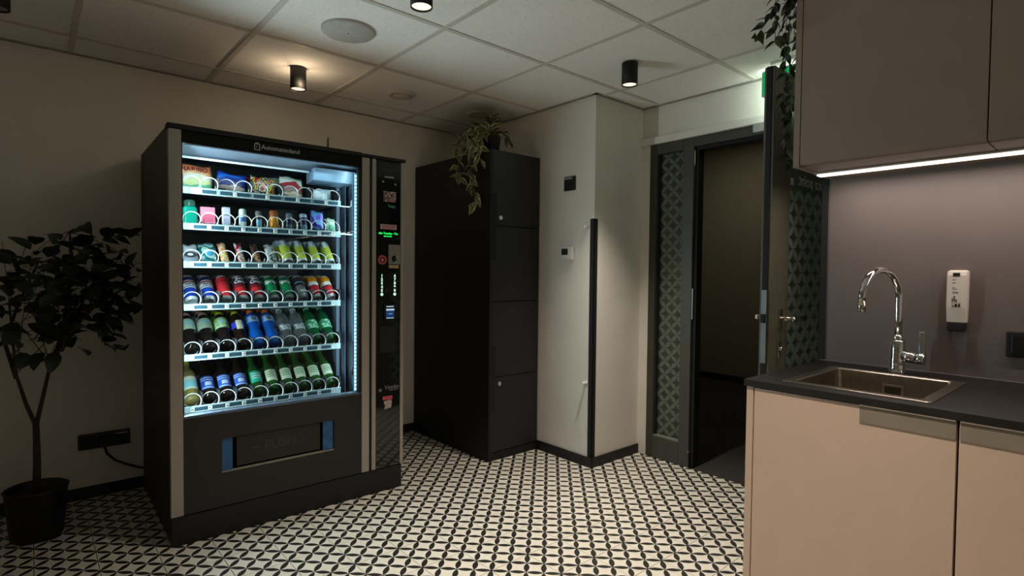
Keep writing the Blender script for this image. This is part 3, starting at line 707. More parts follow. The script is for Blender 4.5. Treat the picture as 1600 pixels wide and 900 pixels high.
put_text(m, 'elas Tuesday - Tm', 0.0155, plane_y(sx(607), -0.0012, sz(363.7)), 0, 0.0006)
[m.box(sx(600+2.6*k), sx(601.9+2.6*k), -0.0012, -0.0008, sz(369.0), sz(367.2)) for k in range(5)]; m.build('lettering', DISP, dp)
cp_ = stick('coin_plate', 607, 626, 380.5, 410.5, mat('coin_plate_grey', (150, 144, 136), 0.4, 0.4), 0.006, bev=0.003)
m = MB(); m.cyl((sx(616.5), -0.006, sz(402)), (sx(616.5), -0.009, sz(402)), 0.018, 20); m.build('coin_dish', MATTE, cp_)
m = MB(); m.box(sx(617), sx(620), -0.018, -0.009, sz(403.5), sz(398), bev=0.002); m.box(sx(616), sx(619), -0.015, -0.009, sz(408), sz(405), bev=0.002); m.build('coin_lever', CHROME, cp_)
stick('coin_label', 608, 624, 411.5, 416.5, mat('label_beige', (186, 164, 130), 0.5)); 
m = MB(); T_ = Matrix.Translation((sx(597.5), 0, sz(404))) @ Matrix.Rotation(rad(90), 4, 'X')
m.lathe([(0.026, 0), (0.026, 0.005), (0.017, 0.008), (0.015, 0.006)], 28, T_); m.build('return_ring', mat('button_pink', (190, 80, 84), 0.4), VM)
m = MB(); m.lathe([(0.0, 0.004), (0.015, 0.004), (0.015, 0.001)], 24, T_); b = m.build('return_button', mat('button_red', (140, 24, 30), 0.3), VM)
m = MB(); m.lathe([(0.0, 0.0095), (0.007, 0.0085), (0.008, 0.004)], 18, T_); m.build('button_cap', SATIN, b)
KEY = mat('key_glow', (215, 245, 238), 0.4, emit=(205, 245, 235), estr=0.9)
LINE = mat('key_line', (30, 90, 80), 0.4, emit=(20, 90, 80), estr=0.25)
for col, px in (('12345', 597.2), ('67890', 617.8)):
    for k in range(6):
        z = sz(428.2+5.62*k); m = MB()
        if k < 5: put_text(m, col[k], 0.0205, plane_y(sx(px), -0.0006, z), 0, 0.0012)
        else: m.lathe([(0, 0.0), (0.0085, 0.0003), (0.0085, 0.0008), (0, 0.0009)], 16, Matrix.Translation((sx(px), 0, z)) @ Matrix.Rotation(rad(90), 4, 'X'))
        m.build('key', KEY, VM)
        if k < 5: vp('key_line', LINE, sx(px)-0.016, sx(px)+0.016, -0.0005, 0, z-0.0110, z-0.0103, bev=0)
rd = stick('card_terminal', 600, 618, 472, 496, MATTE, 0.012, bev=0.003)
SCR = mat('screen_blue', (24, 52, 96), 0.2, emit=(30, 70, 130), estr=0.5); SCW = mat('screen_white', (200, 225, 240), 0.3, emit=(180, 215, 240), estr=0.7)
m = MB(); m.box(sx(602.5), sx(615), -0.0128, -0.012, sz(492.5), sz(480)); m.build('screen', SCR, rd)
m = MB(); m.box(sx(602.5), sx(615.5), -0.0132, -0.0126, sz(481), sz(478.4)); m.box(sx(603), sx(614.5), -0.0132, -0.0126, sz(475.6), sz(474.2)); m.box(sx(606), sx(612), -0.0132, -0.0128, sz(486.3), sz(485.7)); m.box(sx(603), sx(614.5), -0.0132, -0.0128, sz(493), sz(492)); m.build('screen_graphics', SCW, rd)
vp('terminal_slot', STEEL, sx(613), sx(618.5), -0.004, 0, sz(495.6), sz(494.6), bev=0)
vp('bill_slot', BLACK, sx(594), sx(620), -0.003, 0, sz(545), sz(505), bev=0.002)
m = MB(); m.cyl((sx(594.5), 0, sz(602)), (sx(594.5), -0.007, sz(602)), 0.0095, 18); m.cyl((sx(594.5), -0.007, sz(602)), (sx(594.5), -0.008, sz(602)), 0.006, 14); m.build('door_lock', CHROME, VM)
m = MB(); put_text(m, 'Vendo', 0.033, plane_y(sx(613.5), -0.0008, sz(599.5)), 0, 0.0005); m.box(sx(609), sx(623), -0.0008, -0.0004, sz(604.5), sz(603.5)); m.build('lettering', mat('vendo_grey', (120, 120, 118), 0.5), VM)
stick('red_sticker', 599, 614.5, 612.5, 618.5, mat('sticker_red', (196, 70, 90), 0.5))
m = MB(); m.add([(sx(601), -0.001, sz(620)), (sx(612), -0.001, sz(618.8)), (sx(614), -0.001, sz(621.5)), (sx(612.5), -0.001, sz(631)), (sx(601.5), -0.001, sz(632.5)), (sx(603), -0.001, sz(625.5)), (sx(601), -0.001, sz(624.5))], [(0, 1, 2, 3, 4, 5, 6)]); m.build('torn_sticker', mat('sticker_cream', (170, 158, 140), 0.6, var=0.2, scale=60), VM)

# --- trays, price rails, dividers, coils
RAILM = mat('price_rail', (158, 180, 184), 0.4, var=0.03); INS = mat('rail_insert', (44, 74, 90), 0.3); TAGM = mat('rail_tag', (232, 238, 238), 0.5)
TRAYM = mat('tray_grey', (60, 66, 74), 0.45, 0.3); COILM = mat('coil_wire', (220, 226, 226), 0.3, 0.25, var=0.02)
ROWZ = [1.563, 1.402, 1.231, 1.039, 0.811, 0.575]; TD = 0.085; PITCH = 0.0725
slot = lambda i: 0.105+PITCH*i
cpts = [(0.033*math.cos(a), 0.052*a/(2*math.pi), 0.033*math.sin(a)) for a in [rad(-60)+2*math.pi*1.12*k/32 for k in range(33)]]
cm = MB(); cm.tube(cpts, 0.0021, 6); coil_me = cm.mesh('coil', COILM)
dm = MB(); dm.box(-0.0008, 0.0008, TD+0.006, 0.50, 0, 0.075); div_me = dm.mesh('divider', TRAYM)
dm = MB(); dm.box(-0.0008, 0.0008, TD+0.006, 0.50, 0, 0.03); div_lo = dm.mesh('divider', TRAYM)
DIG = mat('tag_ink', (40, 60, 70), 0.5)
im = MB(); im.box(-0.0268, 0.0268, -0.0016, 0, -0.0078, 0.0066); ins_me = im.mesh('rail_insert', INS)
gm = MB(); gm.box(-0.0088, 0.0088, -0.0030, 0, -0.0085, 0.0085, bev=0.0015); tag_me = gm.mesh('price_tag', TAGM)
for r_, z in enumerate(ROWZ):
    tr = vp('tray', TRAYM, 0.070, 0.792, TD+0.004, 0.52, z-0.008, z-0.004, bev=0.001)
    m = MB(); m.box(0.068, 0.794, TD, TD+0.004, z-0.015, z+0.015, bev=0.0008); m.box(0.068, 0.794, TD-0.003, TD, z+0.009, z+0.014, bev=0.001); m.box(0.068, 0.794, TD-0.003, TD, z-0.015, z-0.010, bev=0.001)
    m.build('price_rail', RAILM, tr)
    nums = MB()
    step = 2 if r_ == 0 else 1
    for i in range(0, 10, step):
        xc = slot(i)+(PITCH/2 if r_ == 0 else 0)
        link('price_tag', tag_me, tr, (xc-0.006, TD, z-0.001))
        put_text(nums, f'{r_+1}{i}', 0.0125, plane_y(xc-0.006, TD-0.0032, z-0.001), 0, 0.0003)
    nums.build('slot_numbers', DIG, tr)
    for i in range(9 if r_ else 0): link('rail_insert', ins_me, tr, (slot(i)+PITCH/2-0.006, TD, z))
    if r_ == 0:
        for i in range(0, 9): link('rail_insert', ins_me, tr, (slot(i)+PITCH/2+0.03, TD, z))
    for i in range(0, 11, step):
        link('divider', div_lo if r_ in (1, 2) else div_me, tr, (slot(0)-PITCH/2+PITCH*i, 0, z-0.004))
    for i in range(10):
        c_ = link('coil', coil_me, tr, (slot(i), TD+0.010, z+0.035), (0, rad(random.uniform(-25, 25)), 0))
vp('led_streak', RAILM, 0.79, 0.862, TD-0.004, TD-0.002, ROWZ[1]-0.002, ROWZ[1]+0.006, bev=0.0008)  # pale bar put in for the LED reflection streak beside the second tray
m = MB(); m.box(0.79, 0.842, TD-0.002, TD+0.003, ROWZ[0]-0.016, ROWZ[0]-0.010); m.tube([(0.842, TD, ROWZ[0]-0.013), (0.850, TD-0.004, ROWZ[0]-0.008), (0.850, TD-0.006, ROWZ[0]+0.022)], 0.0025, 6); m.build('tray_stop', RAILM, VM)

# ================================================================== GOODS IN THE MACHINE
RV = Matrix.Rotation(VA, 4, 'Z'); TILT = rad(46)
def spot(s, d, z): v = RV @ Vector((s, d, z)); return (VX+v.x, VY+v.y, v.z)
def goods(name, label, cat, s, d, z, tilt, group=None):
    return thing(name, label, cat, spot(s, d, z), (-tilt, 0, VA), group)
def plain(name, c, rough=0.35, metal=0.0): return mat(name, c, rough, metal, var=0.03)
SILV = plain('can_silver', (206, 212, 214), 0.3, 0.3); WHT = plain('can_white', (226, 230, 230))
ORD = ['first', 'second', 'third', 'fourth', 'fifth', 'sixth', 'seventh', 'eighth', 'ninth', 'tenth']
def put_copy(src, loc, label, name=None):
    c = src.copy(); COL.objects.link(c); c.location = loc; c['label'] = label
    for ch in src.children:
        k = ch.copy(); COL.objects.link(k); k.parent = c; k.matrix_parent_inverse = ch.matrix_parent_inverse
        for g2 in ch.children:
            q = g2.copy(); COL.objects.link(q); q.parent = k
    return c
# ---------- cans
def can_parts(o, bands, words=None, r=0.0285, h=0.150):
    m = MB(); m.lathe([(0, 0.007), (0.017, 0.005), (0.0205, 0.0), (0.0225, 0.0005), (r-0.001, 0.011), (r, 0.014)], 24); m.build('can_base', SILV, o)
    mats = []; prof = []
    for z0, z1, c in [(0.014+(a-0.014)*(h-0.024)/0.114, 0.014+(b-0.014)*(h-0.024)/0.114, c) for a, b, c in bands]:
        if c not in mats: mats.append(c)
        prof.append((r, z0, mats.index(c))); last = (z1, mats.index(c))
    prof.append((r, last[0], last[1])); prof.append((r-0.004, h-0.006, last[1]))
    m = MB(); m.lathe(prof, 24); m.build('can_body', mats, o)
    m = MB(); m.lathe([(r-0.004, h-0.006), (r-0.0035, h), (r-0.005, h+0.001), (r-0.0065, h-0.004), (0, h-0.004)], 24); m.build('can_lid', SILV, o)
    if words:
        w = MB()
        for body, size, z, c, bold in words: put_text(w, body, size, wrap(r+0.0004, 0.014+(z-0.014)*(h-0.024)/0.114), 0, bold)
        w.build('lettering', words[0][3], o)
NAVY = plain('ink_navy', (14, 26, 74)); RBLUE = plain('ink_blue', (22, 62, 170)); RED = plain('ink_red_can', (206, 44, 52)); DRED = plain('ink_dark_red', (130, 26, 34))
PLUM = plain('ink_plum', (48, 38, 58)); GREEN = plain('ink_green', (16, 140, 86)); DGREEN = plain('ink_dark_green', (10, 96, 62)); INKB = plain('ink_black', (20, 20, 22))
ORANGE = plain('ink_orange', (238, 150, 28)); LIME = plain('ink_lime', (186, 204, 72)); PALEB = plain('ink_pale_blue', (120, 160, 200)); GREYC = plain('ink_grey', (110, 112, 110))
WINK = plain('ink_white', (240, 244, 240)); WINE = plain('ink_wine', (120, 34, 44))
CANS = {
 'blue': ([(0.014, 0.064, RBLUE), (0.064, 0.070, WHT), (0.070, 0.074, NAVY), (0.074, 0.094, WHT), (0.094, 0.104, WINE), (0.104, 0.107, WHT), (0.107, 0.128, NAVY)], [('PEPSI', 0.0175, 0.084, NAVY, 0.0007)]),
 'red': ([(0.014, 0.128, RED)], [('Coke', 0.030, 0.104, DRED, 0.0008)]),
 'plum': ([(0.014, 0.064, RED), (0.064, 0.084, DRED), (0.084, 0.128, PLUM)], [('Coca', 0.026, 0.098, WINK, 0.0008), ('Cola', 0.018, 0.117, WINK, 0.0006)]),
 'green': ([(0.014, 0.066, GREEN), (0.066, 0.110, GREEN), (0.110, 0.128, DGREEN)], [('Sprite', 0.029, 0.098, WINK, 0.0012)]),
 'black': ([(0.014, 0.045, SILV), (0.045, 0.074, GREYC), (0.074, 0.090, INKB), (0.090, 0.098, PALEB), (0.098, 0.112, INKB), (0.112, 0.115, GREYC), (0.115, 0.128, INKB)], None),
 'orange': ([(0.014, 0.066, RED), (0.066, 0.074, DRED), (0.074, 0.096, WHT), (0.096, 0.128, ORANGE)], None)}
CLAB = {'blue': 'blue cola can with white band', 'red': 'plain red cola can', 'plum': 'dark plum and red cola can', 'green': 'green lemonade can', 'black': 'black and silver can', 'orange': 'orange white and red can'}
row4 = ['blue', 'blue', 'red', 'plum', 'plum', 'green', 'green', 'black', 'orange', 'orange']
proto = {}
def d_of(k): return TD+0.050+k*0.082
for i, kd in enumerate(row4):
    for k in range(2):
        z = ROWZ[3]+0.001+0.0285*math.sin(TILT)*0.9
        where = f'{ORD[i]} on the can shelf' + ('' if k == 0 else ', second in line')
        lab = f'{CLAB[kd]}, {where}'
        if kd not in proto:
            o = goods('drink_can', lab, 'can', slot(i)+0.004, d_of(k), z, TILT, 'drink cans on the fourth shelf'); can_parts(o, *CANS[kd]); proto[kd] = o
        else: put_copy(proto[kd], spot(slot(i)+0.004, d_of(k), z), lab)
for i in range(6, 10):
    z = ROWZ[2]+0.001+0.024*math.sin(TILT)*0.9
    for k in range(2):
        lab = f'slim lime green can, {ORD[i]} on the third shelf' + ('' if k == 0 else ', second in line')
        if 'slim' not in proto:
            o = goods('slim_can', lab, 'can', slot(i)+0.002, d_of(k), z, TILT, 'slim lime cans on the third shelf')
            can_parts(o, [(0.014, 0.106, LIME), (0.106, 0.128, PALEB)], None, 0.0245, 0.150); proto['slim'] = o
            m = MB(); arc = [(0.0249, 0.100), (0.0249, 0.138)]; m.lathe(arc, 8, None, 0, True, rad(-38), rad(2)); m.build('label_flash', WHT, o)
        else: put_copy(proto['slim'], spot(slot(i)+0.002, d_of(k), z), lab)
# ---------- plastic and glass bottles
DRINKD = plain('dark_tea', (26, 20, 18), 0.08); COLA = plain('dark_cola', (30, 18, 14), 0.06)
BLUED = plain('blue_drink', (16, 84, 176), 0.1); PINKC = plain('cap_pink', (232, 190, 178)); LIMEC = plain('cap_lime', (214, 220, 40)); YELC = plain('cap_yellow', (206, 204, 60)); ORC = plain('cap_orange', (226, 112, 60)); CLRC = plain('cap_white', (216, 226, 226)); GRC = plain('cap_green', (120, 190, 160))
CLEAR = glassy('clear_bottle', (240, 246, 246), 0.78, 0.05, 1.5, (214, 226, 228))
GREENP = glassy('green_bottle_plastic', (60, 170, 110), 0.35, 0.05, 1.5, (26, 130, 76))
GREENG = glassy('green_bottle_glass', (96, 160, 80), 0.35, 0.06, 1.5, (62, 128, 56))
BROWNG = plain('brown_bottle_glass', (30, 20, 16), 0.08); YELG = glassy('pale_wine_bottle', (220, 205, 120), 0.35, 0.05, 1.5, (214, 198, 120))
def shell(o, name, r, z0, z1, mt, a=75, top=None):
    m = MB(); m.lathe([(r, z0), (r, z1)] + ([(top, z1+0.012)] if top else []), 20, None, 0, True, rad(-a), rad(a)); return m.build(name, mt, o)
def bottle(o, mt, capm, kind):
    if kind == 'tea':
        p = [(0, 0.003), (0.024, 0.0), (0.030, 0.005), (0.0315, 0.02), (0.0300, 0.06), (0.0275, 0.085), (0.0310, 0.100), (0.0315, 0.150), (0.028, 0.166), (0.017, 0.182), (0.0155, 0.19), (0.0155, 0.194)]; rc, zc_, hc = 0.0185, 0.190, 0.016
    elif kind == 'sport':
        p = [(0, 0.003), (0.025, 0.0), (0.031, 0.006), (0.032, 0.03), (0.0315, 0.075), (0.026, 0.092), (0.0265, 0.104), (0.0325, 0.124), (0.0325, 0.160), (0.026, 0.178), (0.0135, 0.19), (0.013, 0.196)]; rc, zc_, hc = 0.0155, 0.193, 0.022
    elif kind == 'water':
        p = [(0, 0.003), (0.024, 0.0), (0.030, 0.006), (0.031, 0.03), (0.029, 0.05), (0.031, 0.066), (0.029, 0.096), (0.0275, 0.108), (0.031, 0.124), (0.031, 0.150), (0.026, 0.172), (0.0145, 0.194), (0.0125, 0.206)]; rc, zc_, hc = 0.0145, 0.203, 0.015
    elif kind == 'soda':
        p = [(0, 0.003), (0.022, 0.0), (0.030, 0.007), (0.031, 0.04), (0.0285, 0.068), (0.0295, 0.112), (0.031, 0.135), (0.0295, 0.160), (0.022, 0.182), (0.0135, 0.198), (0.0125, 0.206)]; rc, zc_, hc = 0.0145, 0.203, 0.014
    elif kind == 'beer':
        p = [(0, 0.002), (0.026, 0.0), (0.030, 0.004), (0.0305, 0.02), (0.0305, 0.108), (0.028, 0.126), (0.017, 0.150), (0.0135, 0.168), (0.0125, 0.198), (0.0138, 0.201), (0.0135, 0.207), (0.0, 0.207)]; rc, zc_, hc = None, 0.206, 0
    else:
        p = [(0, 0.002), (0.027, 0.0), (0.0315, 0.005), (0.032, 0.02), (0.032, 0.130), (0.028, 0.146), (0.016, 0.160), (0.013, 0.172), (0.0125, 0.20)]; rc, zc_, hc = 0.014, 0.185, 0.024
    m = MB(); m.lathe(p, 24); m.build('bottle_body', mt, o)
    m = MB()
    if rc: m.lathe([(rc, zc_), (rc, zc_+hc-0.003), (rc-0.003, zc_+hc), (0, zc_+hc)], 18)
    else:
        m.lathe([(0.0162, zc_-0.006), (0.0150, zc_-0.001), (0.012, zc_+0.003), (0, zc_+0.0035)], 20)
    m.build('crown_cap' if not rc else 'cap', capm, o)
LTEA = printed('tea_label_peach', [(170, 214, 200), (206, 222, 190), (196, 224, 214), (226, 176, 140)], 22); LTEAG = printed('tea_label_green', [(150, 206, 110), (190, 222, 190), (160, 216, 96), (212, 224, 96)], 22)
LBLU = plain('label_violet_blue', (58, 62, 200)); LCRM = plain('label_cream', (226, 226, 200)); LGREY = plain('label_silver_blue', (150, 176, 206)); LSKY = plain('label_sky', (60, 140, 220))
LCLR = printed('label_frosty', [(150, 168, 172), (206, 220, 222), (120, 136, 142)], 60); LMINT = printed('label_mint', [(90, 196, 150), (170, 230, 200), (60, 160, 110)], 60)
LBEER = plain('label_beer_white', (206, 220, 196)); LBEERG = plain('label_beer_green', (90, 150, 96)); LTEAL = plain('label_teal', (40, 176, 150)); LBB = plain('label_blue', (44, 92, 190)); LBW = plain('label_pale_blue', (190, 208, 236))
GOLD = plain('crown_gold', (190, 186, 96), 0.3, 0.3); CBLUE = plain('crown_blue', (96, 124, 216), 0.35, 0.2); LWINE = plain('label_cyan', (150, 214, 224))
def tea(o, cap, lb):
    bottle(o, DRINKD, cap, 'tea'); shell(o, 'label', 0.0320, 0.102, 0.150, lb, 110, 0.0290)
    l2 = shell(o, 'label_panel', 0.0324, 0.128, 0.148, plain('label_ice', (176, 226, 226)), 36)
def cola(o):
    bottle(o, COLA, YELC, 'tea'); shell(o, 'label', 0.0322, 0.098, 0.132, LBLU, 100); shell(o, 'label_panel', 0.0327, 0.086, 0.138, LCRM, 26)
def sport(o):
    bottle(o, BLUED, ORC, 'sport'); shell(o, 'label', 0.0330, 0.126, 0.160, LSKY, 120, 0.0275); shell(o, 'label_panel', 0.0334, 0.126, 0.158, LGREY, 42)
    w = MB(); put_text(w, 'G', 0.028, wrap(0.0342, 0.145), 0, 0.0010); w.build('lettering', NAVY, o)
def water(o): bottle(o, CLEAR, CLRC, 'water'); shell(o, 'label', 0.0312, 0.070, 0.104, LCLR, 95)
def soda(o): bottle(o, GREENP, GRC, 'soda'); shell(o, 'label', 0.0312, 0.070, 0.122, LMINT, 95)
def wine(o): bottle(o, YELG, YELC, 'wine'); shell(o, 'label', 0.0325, 0.050, 0.112, LCRM, 100); shell(o, 'label_panel', 0.0329, 0.058, 0.092, LWINE, 75)
def beer_b(o):
    bottle(o, BROWNG, CBLUE, 'beer'); shell(o, 'label', 0.0309, 0.042, 0.104, LBB, 62)
    for z0, z1, a in ((0.094, 0.098, 58), (0.084, 0.088, 58), (0.058, 0.076, 26), (0.046, 0.050, 55)): shell(o, 'label_band', 0.0312, z0, z1, LBW, a)
def beer_g(o, c=LBEER, c2=LBEERG):
    bottle(o, GREENG, GOLD, 'beer'); shell(o, 'label', 0.0309, 0.048, 0.106, c, 56)
    for z0, z1 in ((0.090, 0.094), (0.078, 0.083), (0.067, 0.071)): shell(o, 'label_band', 0.0312, z0, z1, c2, 40)
def beer_t(o): beer_g(o, LTEAL, WHT)
B5 = ['tea', 'tea', 'teag', 'cola', 'sport', 'sport', 'water', 'water', 'soda', 'soda']
B6 = ['wine', 'beerb', 'beerb', 'beerb', 'beert', 'beerg', 'beerg', 'beerg', 'beerg', 'beerg']
FN = {'tea': lambda o: tea(o, PINKC, LTEA), 'teag': lambda o: tea(o, LIMEC, LTEAG), 'cola': cola, 'sport': sport, 'water': water, 'soda': soda, 'wine': wine, 'beerb': beer_b, 'beerg': beer_g, 'beert': beer_t}
BL = {'tea': 'dark iced tea bottle with pale pink cap', 'teag': 'dark iced tea bottle with lime cap', 'cola': 'dark cola bottle with yellow cap', 'sport': 'blue sports drink bottle with orange cap', 'water': 'clear water bottle with silver label', 'soda': 'green plastic soda bottle', 'wine': 'pale yellow bottle with cyan label', 'beerb': 'brown beer bottle with blue label', 'beert': 'green beer bottle with teal label', 'beerg': 'green beer bottle with white label'}
for r_, kinds, depth in ((4, B5, 3), (5, B6, 2)):
    sh = 'fifth' if r_ == 4 else 'lowest'
    for i, kd in enumerate(kinds):
        for k in range(depth):
            z = ROWZ[r_]+0.000+0.031*math.sin(TILT)*0.9
            lab = f'{BL[kd]}, {ORD[i]} on the {sh} shelf' + ('' if k == 0 else f', {ORD[k]} row back')
            p_ = spot(slot(i)+0.004, d_of(k)+0.004, z)
            if kd not in proto:
                o = goods('drink_bottle' if r_ == 4 else 'glass_bottle', lab, 'bottle', slot(i)+0.004, d_of(k)+0.004, z, TILT, f'bottles on the {sh} shelf'); FN[kd](o); o.scale = (1.03, 1.03, 1.15 if r_ == 5 else 1.10); proto[kd] = o
            else: put_copy(proto[kd], p_, lab)
# ---------- bags, bars and boxes
def pillow(w, h, t, seed, nx=14, nz=14, crimp=0.07):
    rnd = random.Random(seed); m = MB(); vs = []; fs = []
    ph = [rnd.uniform(0, 6.28) for _ in range(6)]
    for sgn in (-1, 1):
        for j in range(nz+1):
            for i in range(nx+1):
                u = -1+2*i/nx; v = -1+2*j/nz
                b = max(0, 1-abs(u)**2.6)**0.7*max(0, 1-max(0, (abs(v)-0.0)/(1-crimp))**3.0 if abs(v) < 1-crimp else 0)**0.7
                wr = 0.06*math.sin(5*u+ph[0])*math.sin(4*v+ph[1])+0.05*math.sin(9*v+ph[2]+3*u)
                x = u*w/2*(1-0.05*(1-abs(v))**0.5*0+0.02*math.sin(3*v+ph[3])); y = sgn*t/2*b*(1+wr) + 0.002*math.sin(7*u+ph[4])*(abs(v) > 0.9)
                z = h/2+v*h/2+0.004*math.sin(4*u+ph[5])*(abs(v) > 0.85)
                vs.append((x, y, z))
    n = (nx+1)*(nz+1)
    for s2 in (0, 1):
        for j in range(nz):
            for i in range(nx):
                a = s2*n+j*(nx+1)+i; f = (a, a+1, a+nx+2, a+nx+1); fs.append(f if s2 == 0 else f[::-1])
    m.add(vs, fs, 0, True); return m
def bag(name, label, s, row, w, h, t, mt, tilt=20, seed=1, lean=0, dz=0.0, d=0.075, extra=None, cat='snack', group=None):
    o = thing(name, label, cat, spot(s, TD+d, ROWZ[row]-0.002+dz), (-rad(tilt), rad(lean), VA), group)
    pillow(w, h, t, seed).build('wrapper', mt, o)
    if extra: extra(o, w, h, t)
    return o
BAGG = 'snack bags on the top shelf'
def haribo(o, w, h, t):
    m = MB(); put_text(m, 'HARIBO', 0.031, lambda x, y: (x, -t*0.47, h*0.77+y), 0, 0.001); m.build('lettering', plain('ink_maroon', (120, 30, 40)), o)
bag('sweets_bag', 'orange to green sweets bag at the left end of the top shelf', slot(0)+0.024, 0, 0.150, 0.142, 0.040, printed('bag_rainbow', [(196, 208, 70), (110, 190, 150), (206, 214, 150), (214, 210, 190), (232, 170, 120), (226, 136, 84)], 16, vert=5.5), 18, 1, extra=haribo, group=BAGG)
bag('crisps_bag', 'blue snack bag second on the top shelf', slot(2)+0.032, 0, 0.128, 0.120, 0.045, printed('bag_blue', [(150, 170, 140), (40, 70, 60), (196, 170, 160), (20, 40, 110), (24, 50, 130), (30, 96, 186), (20, 60, 160)], 16, vert=6.0), 18, 2, lean=6, group=BAGG)
bag('crisps_bag', 'yellow and black snack bag with red corner on the top shelf', slot(4)+0.030, 0, 0.115, 0.118, 0.045, printed('bag_yellow_black', [(212, 206, 30), (34, 34, 30), (190, 46, 40), (206, 200, 176), (38, 38, 34), (200, 190, 40), (150, 30, 40)], 34), 18, 3, lean=5, group=BAGG)
bag('crisps_bag', 'brown snack bag with dark red top on the top shelf', slot(6)+0.026, 0, 0.115, 0.138, 0.045, printed('bag_brown', [(206, 170, 110), (150, 112, 82), (214, 190, 160), (122, 98, 80), (150, 40, 48), (150, 34, 44), (200, 214, 196)], 20, vert=6.6), 20, 4, lean=4, group=BAGG)
bag('tissue_pack', 'pale white foil pack at the right end of the top shelf', slot(8)+0.030, 0, 0.122, 0.082, 0.036, printed('bag_pale', [(206, 222, 226), (186, 206, 216), (216, 228, 230)], 10), 12, 5, group=BAGG)
bag('crisps_bag', 'dark red snack bag standing behind the yellow and black one', slot(4)-0.002, 0, 0.09, 0.125, 0.035, printed('bag_red', [(150, 26, 40), (90, 16, 28), (170, 40, 52)], 16), 16, 6, d=0.17, group=BAGG)
bag('crisps_bag', 'pale green snack bag standing behind the brown one', slot(6)-0.006, 0, 0.11, 0.136, 0.035, printed('bag_grey_green', [(140, 150, 136), (190, 200, 186), (110, 120, 110)], 16), 16, 7, d=0.17, group=BAGG)
# row two: small boxes, rolls, jars
def item2(name, label, i, cat='toiletry', dz=0.0, ds=0.0, tilt=0.12): return thing(name, label, cat, spot(slot(i)+ds, TD+0.055, ROWZ[1]-0.003+dz), (-tilt, 0, VA))
TEALD = plain('teal_liquid', (20, 178, 150), 0.15)
o = item2('hand_gel', 'teal green flat bottle with clear top at the left of the second shelf', 0)
m = MB(); loft(m, [ring(0.030, 0.017, z, 0.012) for z in (0.0, 0.004, 0.080, 0.090)] + [ring(0.020, 0.012, 0.100, 0.010)], True); m.build('bottle_body', TEALD, o)
m = MB(); m.lathe([(0.022, 0.098), (0.024, 0.104), (0.024, 0.122), (0.020, 0.126), (0.0, 0.126)], 20); m.build('cap', glassy('clear_cap', (150, 206, 190), 0.4, 0.05, 1.5, (120, 180, 160)), o)
o = item2('pink_box', 'pink card box on the second shelf', 1, dz=0.0)
m = MB(); m.box(-0.030, 0.030, -0.012, 0.012, 0.022, 0.100, bev=0.002); m.build('box_body', plain('box_pink', (236, 150, 176)), o)
m = MB(); m.box(-0.024, 0.028, -0.0128, -0.012, 0.030, 0.066); m.add([], []); m.build('print_panel', printed('pink_print', [(246, 196, 206), (226, 110, 140)], 12), o)
m = MB(); m.box(-0.014, 0.014, -0.010, 0.010, 0, 0.022); m.build('stand', MATTE, o)
def slim_box(label, i, c, w, h, extra=()):
    o = item2('slim_box', label, i, ds=0.006); m = MB(); m.box(-w, w, -0.012, 0.012, 0, h, bev=0.002); m.build('box_body', c, o)
    for z0, z1, cc in extra: m = MB(); m.box(-w+0.003, w-0.003, -0.0127, -0.012, z0, z1); m.build('print_panel', cc, o)
    return o
slim_box('slim pale lilac box on the second shelf', 2, plain('box_lilac', (206, 208, 226)), 0.0165, 0.106, ((0.066, 0.070, PLUM), (0.010, 0.050, plain('box_lilac_2', (184, 190, 220)))))
def roll(label, i, c, capc, r, h, capz, band=None):
    o = item2('roll_on', label, i, ds=0.006); m = MB(); m.lathe([(0, 0), (r-0.002, 0), (r, 0.003), (r, capz)], 20); m.build('bottle_body', c, o)
    m = MB(); m.lathe([(r*0.96, capz), (r*0.96, h-0.005), (r*0.7, h), (0, h)], 20); m.build('cap', capc, o)
    if band: shell(o, 'label', r+0.0004, band[0], band[1], band[2], 55)
    return o
roll('pale mint roll of sweets with blue spot on the second shelf', 3, plain('roll_mint', (200, 224, 214)), plain('roll_mint_cap', (210, 230, 222)), 0.0165, 0.104, 0.085, (0.040, 0.062, plain('roll_blue', (40, 90, 170))))
roll('black slim bottle with light blue stripe on the second shelf', 4, INKB, GREYC, 0.0150, 0.100, 0.074, (0.0, 0.055, plain('roll_stripe', (110, 180, 206))))
roll('orange jar with brown lid on the second shelf', 5, plain('jar_orange', (226, 146, 38), 0.2), plain('jar_brown', (150, 84, 40)), 0.0215, 0.108, 0.074)
roll('dark navy bottle with grey cap on the second shelf', 6, NAVY, plain('cap_steel', (120, 130, 146), 0.3, 0.4), 0.0185, 0.100, 0.070, (0.014, 0.040, plain('navy_print', (70, 100, 110))))
roll('dark navy bottle with pale blue cap on the second shelf', 7, NAVY, plain('cap_ice', (166, 190, 212)), 0.0205, 0.102, 0.082, (0.014, 0.044, plain('navy_print_2', (90, 130, 150))))
bag('gum_pouch', 'violet pouch hanging over the second shelf', slot(8), 1, 0.068, 0.098, 0.02, printed('pouch_violet', [(84, 60, 180), (110, 90, 214), (100, 170, 220), (70, 44, 160)], 18), 8, 11, dz=0.022, d=0.04)
bag('tissue_packet', 'pale green packet with green round print at the end of the second shelf', slot(9)+0.004, 1, 0.056, 0.092, 0.024, plain('packet_green', (196, 222, 200)), 16, 12, d=0.05,
    extra=lambda o, w, h, t: MB().lathe([(0.018, 0.0), (0.0, 0.001)], 20, Matrix.Translation((0.004, -t*0.5, h*0.40)) @ Matrix.Rotation(rad(90), 4, 'X')).build('print_disc', plain('print_green', (60, 170, 130)), o))
